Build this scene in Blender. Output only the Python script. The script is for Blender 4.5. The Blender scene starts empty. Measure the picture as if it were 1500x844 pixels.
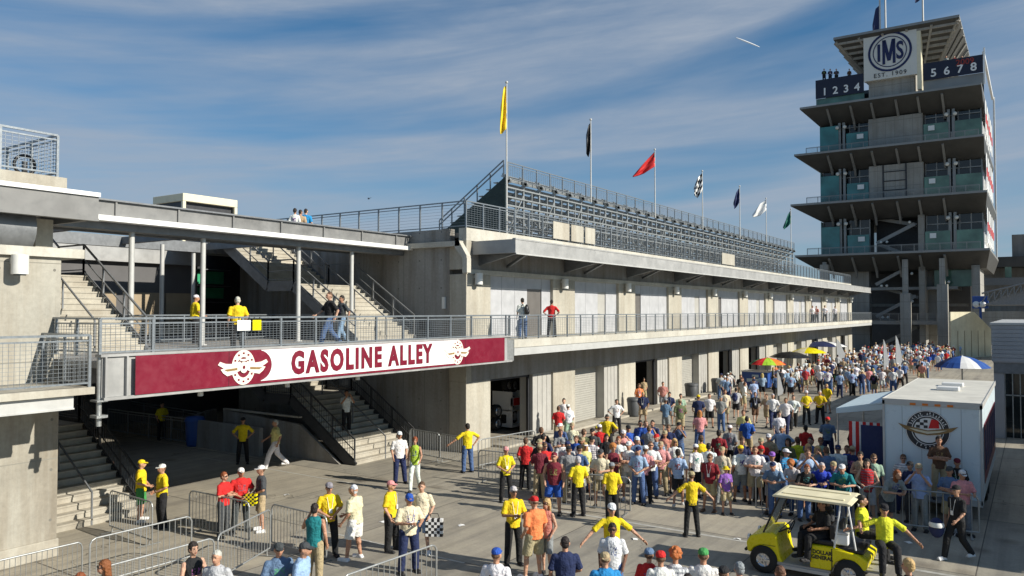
import bpy, bmesh, math, random
from mathutils import Vector, Matrix
R = random.Random(7)
rad = math.radians
scene = bpy.context.scene
COL = scene.collection

# ---------------------------------------------------------------- camera model
FPX, EYE = 1140.0, 5.9
YAW, PIT = rad(33.9), rad(1.7)
_r = Vector((math.cos(YAW), math.sin(YAW), 0))
_f = Vector((-math.sin(YAW)*math.cos(PIT), math.cos(YAW)*math.cos(PIT), math.sin(PIT)))
_u = _r.cross(_f)
def at(px, py, ax, val):
    """real position where a line of sight meets the plane axis=val"""
    v = _r*((px-750)/FPX) - _u*((py-422)/FPX) + _f
    o = Vector((0, 0, EYE))
    t = (val-o[ax])/v[ax]
    return o+v*t
def V(*a): return Vector(a)

# ---------------------------------------------------------------- materials
def newmat(name):
    m = bpy.data.materials.new(name); m.use_nodes = True
    nt = m.node_tree; nt.nodes.clear()
    out = nt.nodes.new('ShaderNodeOutputMaterial'); b = nt.nodes.new('ShaderNodeBsdfPrincipled')
    nt.links.new(b.outputs[0], out.inputs[0])
    return m, nt, b
def N(nt, t, **k):
    n = nt.nodes.new(t)
    for a, v in k.items():
        if a in ('operation', 'blend_type', 'data_type', 'noise_dimensions', 'feature', 'vector_type', 'distance', 'interpolation_type', 'wave_type', 'bands_direction'): setattr(n, a, v)
    return n
def ramp(nt, fac, stops):
    n = nt.nodes.new('ShaderNodeValToRGB'); e = n.color_ramp.elements
    while len(e) < len(stops): e.new(.5)
    for i, (p, c) in enumerate(stops):
        e[i].position = p; e[i].color = (*c, 1) if len(c) == 3 else c
    nt.links.new(fac, n.inputs[0]); return n.outputs[0]
def noise(nt, vec, scale, detail=4, rough=.55):
    n = nt.nodes.new('ShaderNodeTexNoise'); n.inputs['Scale'].default_value = scale
    n.inputs['Detail'].default_value = detail; n.inputs['Roughness'].default_value = rough
    if vec is not None: nt.links.new(vec, n.inputs['Vector'])
    return n.outputs['Fac']
def mapping(nt, scale=(1, 1, 1), world=True, loc=(0, 0, 0)):
    if world:
        g = nt.nodes.new('ShaderNodeNewGeometry'); src = g.outputs['Position']
    else:
        g = nt.nodes.new('ShaderNodeTexCoord'); src = g.outputs['Object']
    m = nt.nodes.new('ShaderNodeMapping'); m.inputs['Scale'].default_value = scale; m.inputs['Location'].default_value = loc
    nt.links.new(src, m.inputs['Vector']); return m.outputs[0]
def mixc(nt, fac, a, b, mode='MIX'):
    n = nt.nodes.new('ShaderNodeMix'); n.data_type = 'RGBA'; n.blend_type = mode
    for sock, v in ((n.inputs[0], fac), (n.inputs[6], a), (n.inputs[7], b)):
        if hasattr(v, 'links') or hasattr(v, 'is_output'): nt.links.new(v, sock)
        elif isinstance(v, (int, float)): sock.default_value = v
        else: sock.default_value = (*v, 1)
    return n.outputs[2]
def bump(nt, b, h, strength, dist=.02):
    n = nt.nodes.new('ShaderNodeBump'); n.inputs['Strength'].default_value = strength; n.inputs['Distance'].default_value = dist
    nt.links.new(h, n.inputs['Height']); nt.links.new(n.outputs[0], b.inputs['Normal'])
def sc(c, k): return tuple(min(1, x*k) for x in c)

def concrete(name, c, streak=.25, rough=.85, joints=None, ties=None):
    m, nt, b = newmat(name)
    p = mapping(nt)
    big = noise(nt, p, .35, 5, .6)
    col = ramp(nt, big, [(.3, sc(c, .8)), (.55, c), (.8, sc(c, 1.12))])
    ps = mapping(nt, (1.6, 1.6, .12))
    st = noise(nt, ps, 1.0, 6, .65)
    stc = ramp(nt, st, [(.33, (1-streak*.85, 1-streak, 1-streak*1.15)), (.6, (1, 1, 1))])
    col = mixc(nt, 1, col, stc, 'MULTIPLY')
    fine = noise(nt, p, 9, 6, .7)
    fc = ramp(nt, fine, [(.3, (.84, .84, .84)), (.7, (1.05, 1.05, 1.05))])
    col = mixc(nt, 1, col, fc, 'MULTIPLY')
    if joints:
        g = nt.nodes.new('ShaderNodeNewGeometry'); s = nt.nodes.new('ShaderNodeSeparateXYZ'); nt.links.new(g.outputs['Position'], s.inputs[0])
        fac = None
        for ax, per, w in joints:
            a = N(nt, 'ShaderNodeMath', operation='PINGPONG'); nt.links.new(s.outputs[ax], a.inputs[0]); a.inputs[1].default_value = per/2
            l = N(nt, 'ShaderNodeMath', operation='LESS_THAN'); nt.links.new(a.outputs[0], l.inputs[0]); l.inputs[1].default_value = w
            if fac is None: fac = l.outputs[0]
            else:
                mx = N(nt, 'ShaderNodeMath', operation='MAXIMUM'); nt.links.new(fac, mx.inputs[0]); nt.links.new(l.outputs[0], mx.inputs[1]); fac = mx.outputs[0]
        col = mixc(nt, fac, col, sc(c, .55))
    if ties is not None:
        g = nt.nodes.new('ShaderNodeNewGeometry'); s = nt.nodes.new('ShaderNodeSeparateXYZ'); nt.links.new(g.outputs['Position'], s.inputs[0])
        cb = nt.nodes.new('ShaderNodeCombineXYZ')
        for k, ax in enumerate((ties, 2)):
            ad = N(nt, 'ShaderNodeMath', operation='ADD'); nt.links.new(s.outputs[ax], ad.inputs[0]); ad.inputs[1].default_value = .31
            a = N(nt, 'ShaderNodeMath', operation='PINGPONG'); nt.links.new(ad.outputs[0], a.inputs[0]); a.inputs[1].default_value = .61 if k == 0 else .6
            nt.links.new(a.outputs[0], cb.inputs[k])
        ln = nt.nodes.new('ShaderNodeVectorMath'); ln.operation = 'LENGTH'; nt.links.new(cb.outputs[0], ln.inputs[0])
        l = N(nt, 'ShaderNodeMath', operation='LESS_THAN'); nt.links.new(ln.outputs['Value'], l.inputs[0]); l.inputs[1].default_value = .035
        col = mixc(nt, l.outputs[0], col, sc(c, .4))
    nt.links.new(col, b.inputs['Base Color']); b.inputs['Roughness'].default_value = rough
    bump(nt, b, fine, .3, .02)
    return m
def paint(name, c, rough=.45, metal=0., var=.12, scale=3, spec=.5):
    m, nt, b = newmat(name)
    p = mapping(nt)
    f = noise(nt, p, scale, 5, .6)
    nt.links.new(ramp(nt, f, [(.3, sc(c, 1-var)), (.7, sc(c, 1+var*.6))]), b.inputs['Base Color'])
    f2 = noise(nt, p, scale*4, 3, .6)
    nt.links.new(ramp(nt, f2, [(.3, (max(0, rough-.1),)*3), (.7, (min(1, rough+.12),)*3)]), b.inputs['Roughness'])
    b.inputs['Metallic'].default_value = metal; b.inputs['Specular IOR Level'].default_value = spec
    return m
def cloth(name, rough=.9, tint=True, sc_=14, prints=False):
    m, nt, b = newmat(name)
    oi = nt.nodes.new('ShaderNodeObjectInfo')
    p = mapping(nt, world=False)
    f = noise(nt, p, sc_, 4, .6)
    k = ramp(nt, f, [(.3, (.8, .8, .8)), (.7, (1.05, 1.05, 1.05))])
    base = oi.outputs['Color']
    if prints:
        s = nt.nodes.new('ShaderNodeSeparateXYZ'); nt.links.new(p, s.inputs[0])
        def mth(op, a_, b_=None):
            n = N(nt, 'ShaderNodeMath', operation=op)
            for i_, v in enumerate((a_, b_)):
                if v is None: continue
                if isinstance(v, (int, float)): n.inputs[i_].default_value = v
                else: nt.links.new(v, n.inputs[i_])
            return n.outputs[0]
        ax_ = mth('ABSOLUTE', s.outputs[0]); inx = mth('LESS_THAN', ax_, .085)
        inz = mth('MULTIPLY', mth('GREATER_THAN', s.outputs[2], 1.14), mth('LESS_THAN', s.outputs[2], 1.32))
        blot = mth('GREATER_THAN', noise(nt, p, 26, 2, .5), .5)
        on = mth('GREATER_THAN', oi.outputs['Random'], .58)
        m1 = mth('MULTIPLY', mth('MULTIPLY', inx, inz), mth('MULTIPLY', blot, on))
        hs = nt.nodes.new('ShaderNodeHueSaturation'); nt.links.new(base, hs.inputs['Color']); hs.inputs['Value'].default_value = .25
        cc = nt.nodes.new('ShaderNodeCombineColor'); cc.mode = 'HSV'; nt.links.new(mth('FRACT', mth('MULTIPLY', oi.outputs['Random'], 13.7)), cc.inputs[0]); cc.inputs[1].default_value = .7; cc.inputs[2].default_value = .3
        base = mixc(nt, m1, base, cc.outputs[0])
        st = mth('MULTIPLY', mth('GREATER_THAN', mth('PINGPONG', s.outputs[2], .035), .02), mth('LESS_THAN', oi.outputs['Random'], .07))
        base = mixc(nt, mth('MULTIPLY', st, .6), base, (.12, .12, .16))
    nt.links.new(mixc(nt, 1, base, k, 'MULTIPLY'), b.inputs['Base Color'])
    b.inputs['Roughness'].default_value = rough
    f3 = noise(nt, p, 9, 4, .6)
    bump(nt, b, f3, .9, .07)
    return m
M = {}
M['conc'] = concrete('concrete_pale', (.47, .445, .375), .25)  # warm pale concrete, the same base colour wherever it is used
M['conc2'] = concrete('concrete_form', (.42, .40, .34), .35, joints=[(1, 2.6, .012), (2, 2.35, .012)], ties=1)
M['concwall'] = concrete('concrete_wall', (.33, .325, .305), .45, joints=[(0, 1.22, .014)], ties=0)
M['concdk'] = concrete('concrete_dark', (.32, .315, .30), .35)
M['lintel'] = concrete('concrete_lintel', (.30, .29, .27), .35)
M['step'] = concrete('concrete_steps', (.45, .42, .35), .2)
M['ledge'] = concrete('concrete_ledge', (.55, .53, .46), .15)
M['galv'] = paint('galvanised_steel', (.40, .41, .40), .38, .55, .18, 6)
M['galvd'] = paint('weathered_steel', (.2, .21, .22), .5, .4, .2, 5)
M['rail'] = paint('railing_steel', (.24, .265, .285), .4, .5, .15, 8)
M['steel'] = paint('painted_girder', (.36, .36, .35), .5, .1, .22, 1.3)
M['flange'] = paint('bright_flange', (.78, .78, .76), .45, .1, .1, 2)
M['steeld'] = paint('grey_girder_web', (.2, .2, .195), .5, .1, .25, 1.3)
M['steelw'] = paint('pale_girder_flange', (.5, .5, .48), .45, .1, .1, 2)
M['darkwall'] = paint('dark_wall_panel', (.10, .098, .10), .6, 0, .2, 1)
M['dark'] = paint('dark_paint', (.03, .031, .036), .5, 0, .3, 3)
M['black'] = paint('black_plastic', (.015, .015, .017), .4, 0, .2, 9)
M['green'] = paint('dark_green_panel', (.025, .045, .04), .6, 0, .3, 2)
M['panel'] = paint('pale_wall_panel', (.44, .445, .46), .5, 0, .14, 2)
M['pierp'] = paint('pier_panel', (.4, .39, .36), .6, 0, .1, 2)
M['roller'] = paint('roller_door', (.40, .39, .35), .5, .1, .08, 2)
M['doord'] = paint('brown_door', (.13, .12, .11), .5, 0, .15, 2)
M['tan'] = paint('tan_board', (.33, .26, .17), .7, 0, .12, 2)
M['maroon'] = paint('maroon_vinyl', (.18, .007, .024), .38, 0, .12, 1.2)
M['white'] = paint('white_paint', (.8, .8, .78), .4, 0, .05, 2)
M['cream'] = paint('cream_paint', (.72, .66, .48), .45, 0, .08, 2)
M['emblem'] = paint('emblem_cream', (.78, .72, .62), .5, 0, .12, 9)
M['gold'] = paint('emblem_gold', (.28, .17, .06), .5, 0, .3, 9)
M['trailer'] = paint('trailer_skin_shaded', (.60, .70, .75), .35, 0, .05, 1)  # white skin tinted blue, skylit shade put into the base colour
M['trailroof'] = paint('trailer_roof', (.62, .60, .53), .6, 0, .15, 2)
M['yellow'] = paint('yellow_paint', (.78, .66, .0), .3, 0, .06, 3)
M['yellowf'] = paint('yellow_flag', (.85, .60, .02), .7, 0, .1, 3)
M['red'] = paint('red_cloth', (.62, .02, .02), .7, 0, .12, 3)
M['navy'] = paint('navy_cloth', (.012, .022, .09), .7, 0, .15, 3)
M['blue'] = paint('blue_plastic', (.02, .08, .32), .45, 0, .12, 3)
M['greenf'] = paint('green_cloth', (.0, .10, .075), .7, 0, .12, 3)
M['greenm'] = paint('green_signs', (.03, .32, .15), .5, 0, .15, 3)
M['lime'] = paint('lime_cloth', (.35, .6, .03), .7, 0, .1, 3)
M['orange'] = paint('orange_cloth', (.75, .2, .02), .7, 0, .1, 3)
M['tower'] = concrete('tower_cladding', (.36, .35, .32), .2, joints=[(0, 1.18, .02), (2, 2.4, .03)])
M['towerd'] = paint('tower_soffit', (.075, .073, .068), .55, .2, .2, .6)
M['towere'] = paint('tower_edge', (.27, .27, .26), .45, .3, .12, .6)
M['towersign'] = paint('sign_face', (.66, .65, .6), .5, 0, .06, .5)
M['tyre'] = paint('tyre_rubber', (.02, .02, .02), .85, 0, .2, 9)
M['chrome'] = paint('bright_wheel', (.6, .6, .62), .25, .8, .1, 9)
M['grey'] = paint('grey_plastic', (.07, .075, .08), .55, 0, .15, 5)
M['lamp'] = paint('lamp_housing', (.7, .7, .66), .4, 0, .08, 5)
M['skyblue'] = paint('awning_blue', (.55, .66, .70), .6, 0, .06, 1)
M['corr'] = paint('ribbed_cladding', (.34, .35, .37), .5, .2, .1, 1)
M['cloth'] = cloth('woven_cloth'); M['shirt'] = cloth('printed_shirt', prints=True); M['skin'] = cloth('skin', .55, sc_=9); M['hairm'] = cloth('hair_strands', .7, sc_=60)
M['shoe'] = cloth('shoe_leather', .6)
M['eye'] = paint('eye_dark', (.02, .015, .012), .3); M['lip'] = paint('lips', (.3, .09, .07), .5)
def glassmat(name, c, rough=.08, spec=.6):
    m, nt, b = newmat(name); p = mapping(nt)
    f = noise(nt, p, .5, 3, .5)
    nt.links.new(ramp(nt, f, [(.3, sc(c, .6)), (.7, sc(c, 1.3))]), b.inputs['Base Color'])
    b.inputs['Roughness'].default_value = rough; b.inputs['Specular IOR Level'].default_value = spec
    return m
M['gglass'] = glassmat('green_glass', (.10, .20, .155), .1)
M['tealglass'] = glassmat('teal_glass', (.04, .19, .19), .1)
M['dglass'] = glassmat('dark_glass', (.012, .018, .02), .06)
def ground_mat():
    m, nt, b = newmat('concrete_paving'); p = mapping(nt)
    c = (.355, .325, .26)
    col = ramp(nt, noise(nt, p, .16, 6, .62), [(.3, sc(c, .74)), (.5, c), (.75, sc(c, 1.12))])
    col = mixc(nt, 1, col, ramp(nt, noise(nt, p, 1.3, 6, .7), [(.3, (.8, .8, .82)), (.65, (1.05, 1.04, 1.02))]), 'MULTIPLY')
    col = mixc(nt, 1, col, ramp(nt, noise(nt, p, 14, 5, .7), [(.3, (.86, .86, .86)), (.7, (1.06, 1.06, 1.06))]), 'MULTIPLY')
    # tyre and drag marks run along the street
    pm = mapping(nt, (2.4, .1, 1)); col = mixc(nt, 1, col, ramp(nt, noise(nt, pm, 1, 5, .65), [(.34, (.72, .72, .74)), (.55, (1, 1, 1))]), 'MULTIPLY')
    # oil spots
    vo = nt.nodes.new('ShaderNodeTexVoronoi'); vo.inputs['Scale'].default_value = .55; nt.links.new(p, vo.inputs['Vector'])
    col = mixc(nt, 1, col, ramp(nt, vo.outputs['Distance'], [(.06, (.62, .6, .58)), (.2, (1, 1, 1))]), 'MULTIPLY')
    vc = nt.nodes.new('ShaderNodeTexVoronoi'); vc.feature = 'DISTANCE_TO_EDGE'; vc.inputs['Scale'].default_value = .3
    wv = nt.nodes.new('ShaderNodeVectorMath'); wv.operation = 'ADD'; nz = nt.nodes.new('ShaderNodeTexNoise'); nz.inputs['Scale'].default_value = 1.7; nz.inputs['Detail'].default_value = 6; nt.links.new(p, nz.inputs['Vector']); nt.links.new(p, wv.inputs[0]); nt.links.new(nz.outputs['Color'], wv.inputs[1]); nt.links.new(wv.outputs[0], vc.inputs['Vector'])
    cr = ramp(nt, vc.outputs['Distance'], [(.002, (.45, .45, .45)), (.007, (1, 1, 1))])
    cm = ramp(nt, noise(nt, p, .22, 3, .5), [(.5, (0, 0, 0)), (.56, (1, 1, 1))])
    col = mixc(nt, cm, col, mixc(nt, 1, col, cr, 'MULTIPLY'))
    # slabs poured at different times
    br = nt.nodes.new('ShaderNodeTexWhiteNoise'); sn = nt.nodes.new('ShaderNodeVectorMath'); sn.operation = 'SNAP'; sh = nt.nodes.new('ShaderNodeVectorMath'); sh.operation = 'ADD'; nt.links.new(p, sh.inputs[0]); sh.inputs[1].default_value = (1.2, 2.1, .5); nt.links.new(sh.outputs[0], sn.inputs[0]); sn.inputs[1].default_value = (4.6, 5.6, 5); nt.links.new(sn.outputs[0], br.inputs['Vector'])
    col = mixc(nt, 1, col, ramp(nt, br.outputs['Value'], [(0, (.84, .85, .87)), (1, (1.1, 1.08, 1.05))]), 'MULTIPLY')
    g = nt.nodes.new('ShaderNodeNewGeometry'); s = nt.nodes.new('ShaderNodeSeparateXYZ'); nt.links.new(g.outputs['Position'], s.inputs[0])
    fac = None
    for ax, per, w in ((0, 4.6, .014), (1, 5.6, .02)):
        ad = N(nt, 'ShaderNodeMath', operation='ADD'); nt.links.new(s.outputs[ax], ad.inputs[0]); ad.inputs[1].default_value = 2.1 if ax else 1.2
        a = N(nt, 'ShaderNodeMath', operation='PINGPONG'); nt.links.new(ad.outputs[0], a.inputs[0]); a.inputs[1].default_value = per/2
        l = N(nt, 'ShaderNodeMath', operation='LESS_THAN'); nt.links.new(a.outputs[0], l.inputs[0]); l.inputs[1].default_value = w
        if fac is None: fac = l.outputs[0]
        else:
            mx = N(nt, 'ShaderNodeMath', operation='MAXIMUM'); nt.links.new(fac, mx.inputs[0]); nt.links.new(l.outputs[0], mx.inputs[1]); fac = mx.outputs[0]
    col = mixc(nt, fac, col, (.09, .08, .065))
    nt.links.new(col, b.inputs['Base Color']); b.inputs['Roughness'].default_value = .82
    bump(nt, b, noise(nt, p, 20, 5, .7), .35, .01)
    return m
M['ground'] = ground_mat()

# ---------------------------------------------------------------- mesh builder
class MB:
    def __init__(s): s.v = []; s.f = []; s.m = []; s.sm = []
    def add(s, vs, fs, mi=0, smooth=False):
        o = len(s.v); s.v += [tuple(v) for v in vs]
        for f in fs: s.f.append([i+o for i in f]); s.m.append(mi); s.sm.append(smooth)
        return s
    def box(s, x0, x1, y0, y1, z0, z1, mi=0):
        if x0 > x1: x0, x1 = x1, x0
        if y0 > y1: y0, y1 = y1, y0
        if z0 > z1: z0, z1 = z1, z0
        vs = [(x, y, z) for z in (z0, z1) for y in (y0, y1) for x in (x0, x1)]
        return s.add(vs, [(0, 2, 3, 1), (4, 5, 7, 6), (0, 1, 5, 4), (2, 6, 7, 3), (0, 4, 6, 2), (1, 3, 7, 5)], mi)
    def beam(s, p, q, w, h, mi=0, up=(0, 0, 1)):
        p, q = Vector(p), Vector(q); d = (q-p).normalized(); u = Vector(up)
        if abs(d.dot(u)) > .98: u = Vector((0, 1, 0))
        r = d.cross(u).normalized(); u = r.cross(d)
        vs = []
        for c in (p, q):
            for a, b in ((-1, -1), (1, -1), (1, 1), (-1, 1)): vs.append(c+r*(a*w/2)+u*(b*h/2))
        return s.add(vs, [(0, 3, 2, 1), (4, 5, 6, 7), (0, 1, 5, 4), (1, 2, 6, 5), (2, 3, 7, 6), (3, 0, 4, 7)], mi)
    def tube(s, p, q, r1, r2=None, n=8, mi=0, smooth=True, caps=True):
        r2 = r1 if r2 is None else r2
        p, q = Vector(p), Vector(q); d = (q-p).normalized()
        a = Vector((0, 0, 1)) if abs(d.z) < .9 else Vector((1, 0, 0))
        x = d.cross(a).normalized(); y = d.cross(x)
        vs = []
        for c, rr in ((p, r1), (q, r2)):
            for i in range(n):
                t = 2*math.pi*i/n; vs.append(c+x*(rr*math.cos(t))+y*(rr*math.sin(t)))
        fs = [(i, (i+1) % n, n+(i+1) % n, n+i) for i in range(n)]
        s.add(vs, fs, mi, smooth)
        if caps: s.add(vs, [tuple(range(n))[::-1], tuple(range(n, 2*n))], mi)
        return s
    def path(s, pts, r, n=6, mi=0):
        for a, b in zip(pts, pts[1:]): s.tube(a, b, r, n=n, mi=mi)
        return s
    def lathe(s, c, prof, n=16, mi=0, smooth=True, axis='z'):
        vs = []
        for (r, z) in prof:
            for i in range(n):
                t = 2*math.pi*i/n; a, b = r*math.cos(t), r*math.sin(t)
                vs.append({'z': (c[0]+a, c[1]+b, c[2]+z), 'y': (c[0]+a, c[1]+z, c[2]+b), 'x': (c[0]+z, c[1]+a, c[2]+b)}[axis])
        fs = []
        for k in range(len(prof)-1):
            for i in range(n): fs.append((k*n+i, k*n+(i+1) % n, (k+1)*n+(i+1) % n, (k+1)*n+i))
        return s.add(vs, fs, mi, smooth)
    def ell(s, c, rx, ry, rz, nu=12, nv=8, mi=0):
        vs = [(c[0], c[1], c[2]-rz)]
        for j in range(1, nv):
            ph = math.pi*j/nv-math.pi/2
            for i in range(nu):
                t = 2*math.pi*i/nu; vs.append((c[0]+rx*math.cos(ph)*math.cos(t), c[1]+ry*math.cos(ph)*math.sin(t), c[2]+rz*math.sin(ph)))
        vs.append((c[0], c[1], c[2]+rz)); fs = []
        for i in range(nu): fs.append((0, 1+(i+1) % nu, 1+i))
        for j in range(nv-2):
            for i in range(nu): a = 1+j*nu; fs.append((a+i, a+(i+1) % nu, a+nu+(i+1) % nu, a+nu+i))
        L = len(vs)-1; a = 1+(nv-2)*nu
        for i in range(nu): fs.append((L, a+i, a+(i+1) % nu))
        return s.add(vs, fs, mi, True)
    def prism(s, poly, off, mi=0):
        """poly: list of 3d points (planar); off: extrusion vector"""
        n = len(poly); o = Vector(off); vs = [Vector(p) for p in poly]+[Vector(p)+o for p in poly]
        fs = [tuple(range(n)), tuple(range(n, 2*n))[::-1]]+[(i, n+i, n+(i+1) % n, (i+1) % n) for i in range(n)]
        return s.add(vs, fs, mi)
    def mesh(s, name, mats, off=None):
        me = bpy.data.meshes.new(name)
        vs = s.v if off is None else [(a-off[0], b-off[1], c-off[2]) for a, b, c in s.v]
        me.from_pydata(vs, [], s.f)
        for m in (mats if isinstance(mats, (list, tuple)) else [mats]): me.materials.append(m)
        me.polygons.foreach_set('material_index', s.m); me.polygons.foreach_set('use_smooth', s.sm)
        bm = bmesh.new(); bm.from_mesh(me); bmesh.ops.recalc_face_normals(bm, faces=bm.faces); bm.to_mesh(me); bm.free()
        me.update(); return me
    def build(s, name, mats, parent=None, world=True, bevel=0, label=None):
        off = None
        if parent is not None and world: off = wloc(parent)
        me = s.mesh(name, mats, off)
        o = bpy.data.objects.new(name, me); COL.objects.link(o)
        if parent is not None: o.parent = parent
        if bevel:
            b = o.modifiers.new('bevel', 'BEVEL'); b.width = bevel; b.segments = 2; b.limit_method = 'ANGLE'
        if label: o['label'] = label
        return o
def wloc(o):
    v = Vector(o.location)
    while o.parent: o = o.parent; v += Vector(o.location)
    return v
def tag(o, label=None, cat=None, group=None, kind=None):
    if label: o['label'] = label
    if cat: o['category'] = cat
    if group: o['group'] = group
    if kind: o['kind'] = kind
    return o
def thing(name, loc, label, cat, group=None, rz=0):
    o = bpy.data.objects.new(name, None); COL.objects.link(o); o.location = loc; o.rotation_euler = (0, 0, rz)
    o.empty_display_size = .2
    return tag(o, label, cat, group)
def struct(name, mb, m):
    o = mb.build(name, m); o['kind'] = 'structure'; return o
def copy_tree(o, parent=None):
    c = o.copy(); COL.objects.link(c)
    if parent is not None: c.parent = parent
    for ch in [x for x in o.children]: copy_tree(ch, c)
    return c
def text_mesh(s, size, off=0.0, ext=.01, xs=1.0, space=1.0):
    cu = bpy.data.curves.new('txt', 'FONT'); cu.body = s; cu.size = size; cu.align_x = 'CENTER'; cu.align_y = 'CENTER'
    cu.offset = off; cu.extrude = ext; cu.space_character = space; cu.resolution_u = 3
    o = bpy.data.objects.new('txt', cu); COL.objects.link(o); bpy.context.view_layer.update()
    dg = bpy.context.evaluated_depsgraph_get(); me = bpy.data.meshes.new_from_object(o.evaluated_get(dg))
    bpy.data.objects.remove(o); bpy.data.curves.remove(cu)
    for v in me.vertices: v.co.x *= xs
    return me
def put_text(name, s, parent, size, origin, xdir, updir, mat, fit=None, **k):
    """origin in world; letters read along xdir, rise along updir"""
    me = text_mesh(s, size, **k); me.materials.clear(); me.materials.append(mat)
    x = Vector(xdir).normalized(); u = Vector(updir).normalized(); n = x.cross(u)
    mat4 = Matrix((x, u, n)).transposed()
    if fit:
        xs_ = [v.co.x for v in me.vertices]; ys_ = [v.co.y for v in me.vertices]; x0, x1, y0, y1 = min(xs_), max(xs_), min(ys_), max(ys_)
        for v in me.vertices: v.co.x = (v.co.x-(x0+x1)/2)*fit[0]/(x1-x0); v.co.y = (v.co.y-(y0+y1)/2)*fit[1]/(y1-y0)
    for v in me.vertices: v.co = mat4 @ v.co + Vector(origin) - wloc(parent)
    o = bpy.data.objects.new(name, me); COL.objects.link(o); o.parent = parent; return o

def railing(mb, p, q, h=1.07, step=1.5, wires=8, vw=0, post=.05, rail=.045, wr=.007, s0=0):
    """steel guard rail from p to q (floor points); horizontal wires and optional vertical wires every vw metres"""
    p, q = Vector(p), Vector(q); L = (q-p).length; d = (q-p)/L; n = max(1, round(L/step)); up = V(0, 0, h)
    if s0: p = p+d*(post/2+.012); L = (q-p).length
    for i in range(s0, n+1):
        a = p+d*(L*i/n); mb.beam(a, a+up, post, post)
    mb.beam(p+up, q+up, rail, rail)
    b = V(0, 0, .1); mb.beam(p+b, q+b, rail*.8, rail*.8)
    t = V(0, 0, h-.12); mb.beam(p+t, q+t, rail*.7, rail*.7)
    for i in range(wires):
        z = V(0, 0, .1+(h-.22)*(i+1)/(wires+1)); mb.beam(p+z, q+z, wr, wr)
    if vw:
        k = int(L/vw)
        for i in range(1, k):
            a = p+d*(L*i/k); mb.beam(a+b, a+t, wr, wr)
    return mb
# ================================================================ SETTING
FX = -19.7           # facade plane of the pit buildings
EX = -17.5           # edge of the balconies
YA, YB = 9.6, 25.9   # passage between the two buildings
g = MB(); g.add([(-900, -300, 0), (700, -300, 0), (700, 1600, 0), (-900, 1600, 0)], [(0, 1, 2, 3)])
struct('ground', g, M['ground'])
g = MB()
for a, b in ((-14.2, -3.0), (-2.6, 4)): g.add([(a, 19.95, .004), (b, 19.95, .004), (b, 20.08, .004), (a, 20.08, .004)], [(0, 1, 2, 3)])
g.add([(-16.5, 14.62, .004), (-11.2, 14.62, .004), (-11.2, 14.7, .004), (-16.5, 14.7, .004)], [(0, 1, 2, 3)])
g.add([(-28, 19.2, .004), (-16.2, 19.2, .004), (-16.2, 19.27, .004), (-28, 19.27, .004)], [(0, 1, 2, 3)])
g.add([(-19, 34.0, .004), (-4.5, 34.0, .004), (-4.5, 34.12, .004), (-19, 34.12, .004)], [(0, 1, 2, 3)])
M['line'] = paint('worn_road_paint', (.42, .41, .37), .8, 0, .3, 5)
struct('painted_line', g, M['line'])
g = MB()
g.box(FX+.02, -18.9, YB+1.9, 109, 0, .1)
struct('pavement', g, M['step'])

# ---------------------------------------------------------------- main pit building
GB = thing('pit_building', (FX, YB, 0), 'long two storey concrete pit building with a balcony, right of the passage', 'building')
YE = 109.0
P = 7.3
nb = 11
for i in range(nb+1):
    y0 = YB + i*P - (.0 if i == 0 else .25); y1 = YB + i*P + (1.75 if i == 0 else 1.95)
    if i == 0: pass
    m = MB(); m.box(FX, FX-.9, y0, y1, .0, 2.93); m.build('column', M['conc'], GB, bevel=.02)
    m = MB(); m.box(FX, FX-.9, y0, y1, 4.74, 7.46); m.build('column', M['conc'], GB, bevel=.02)
    m = MB(); yc = (y0+y1)/2 - .3
    m.tube((FX+.22, yc, 7.02), (FX+.22, yc, 7.5), .17, n=12); m.box(FX, FX+.12, yc-.06, yc+.06, 7.3, 7.42)
    lp = m.build('wall_lamp', M['lamp'], GB)
    m = MB(); m.tube((FX+.22, yc, 6.99), (FX+.22, yc, 7.018), .12, n=12); m.build('lens', M['dglass'], lp)
openb = {0: 1, 2: 1, 4: 1, 5: 1, 7: 0, 8: 1, 10: 1}
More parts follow.
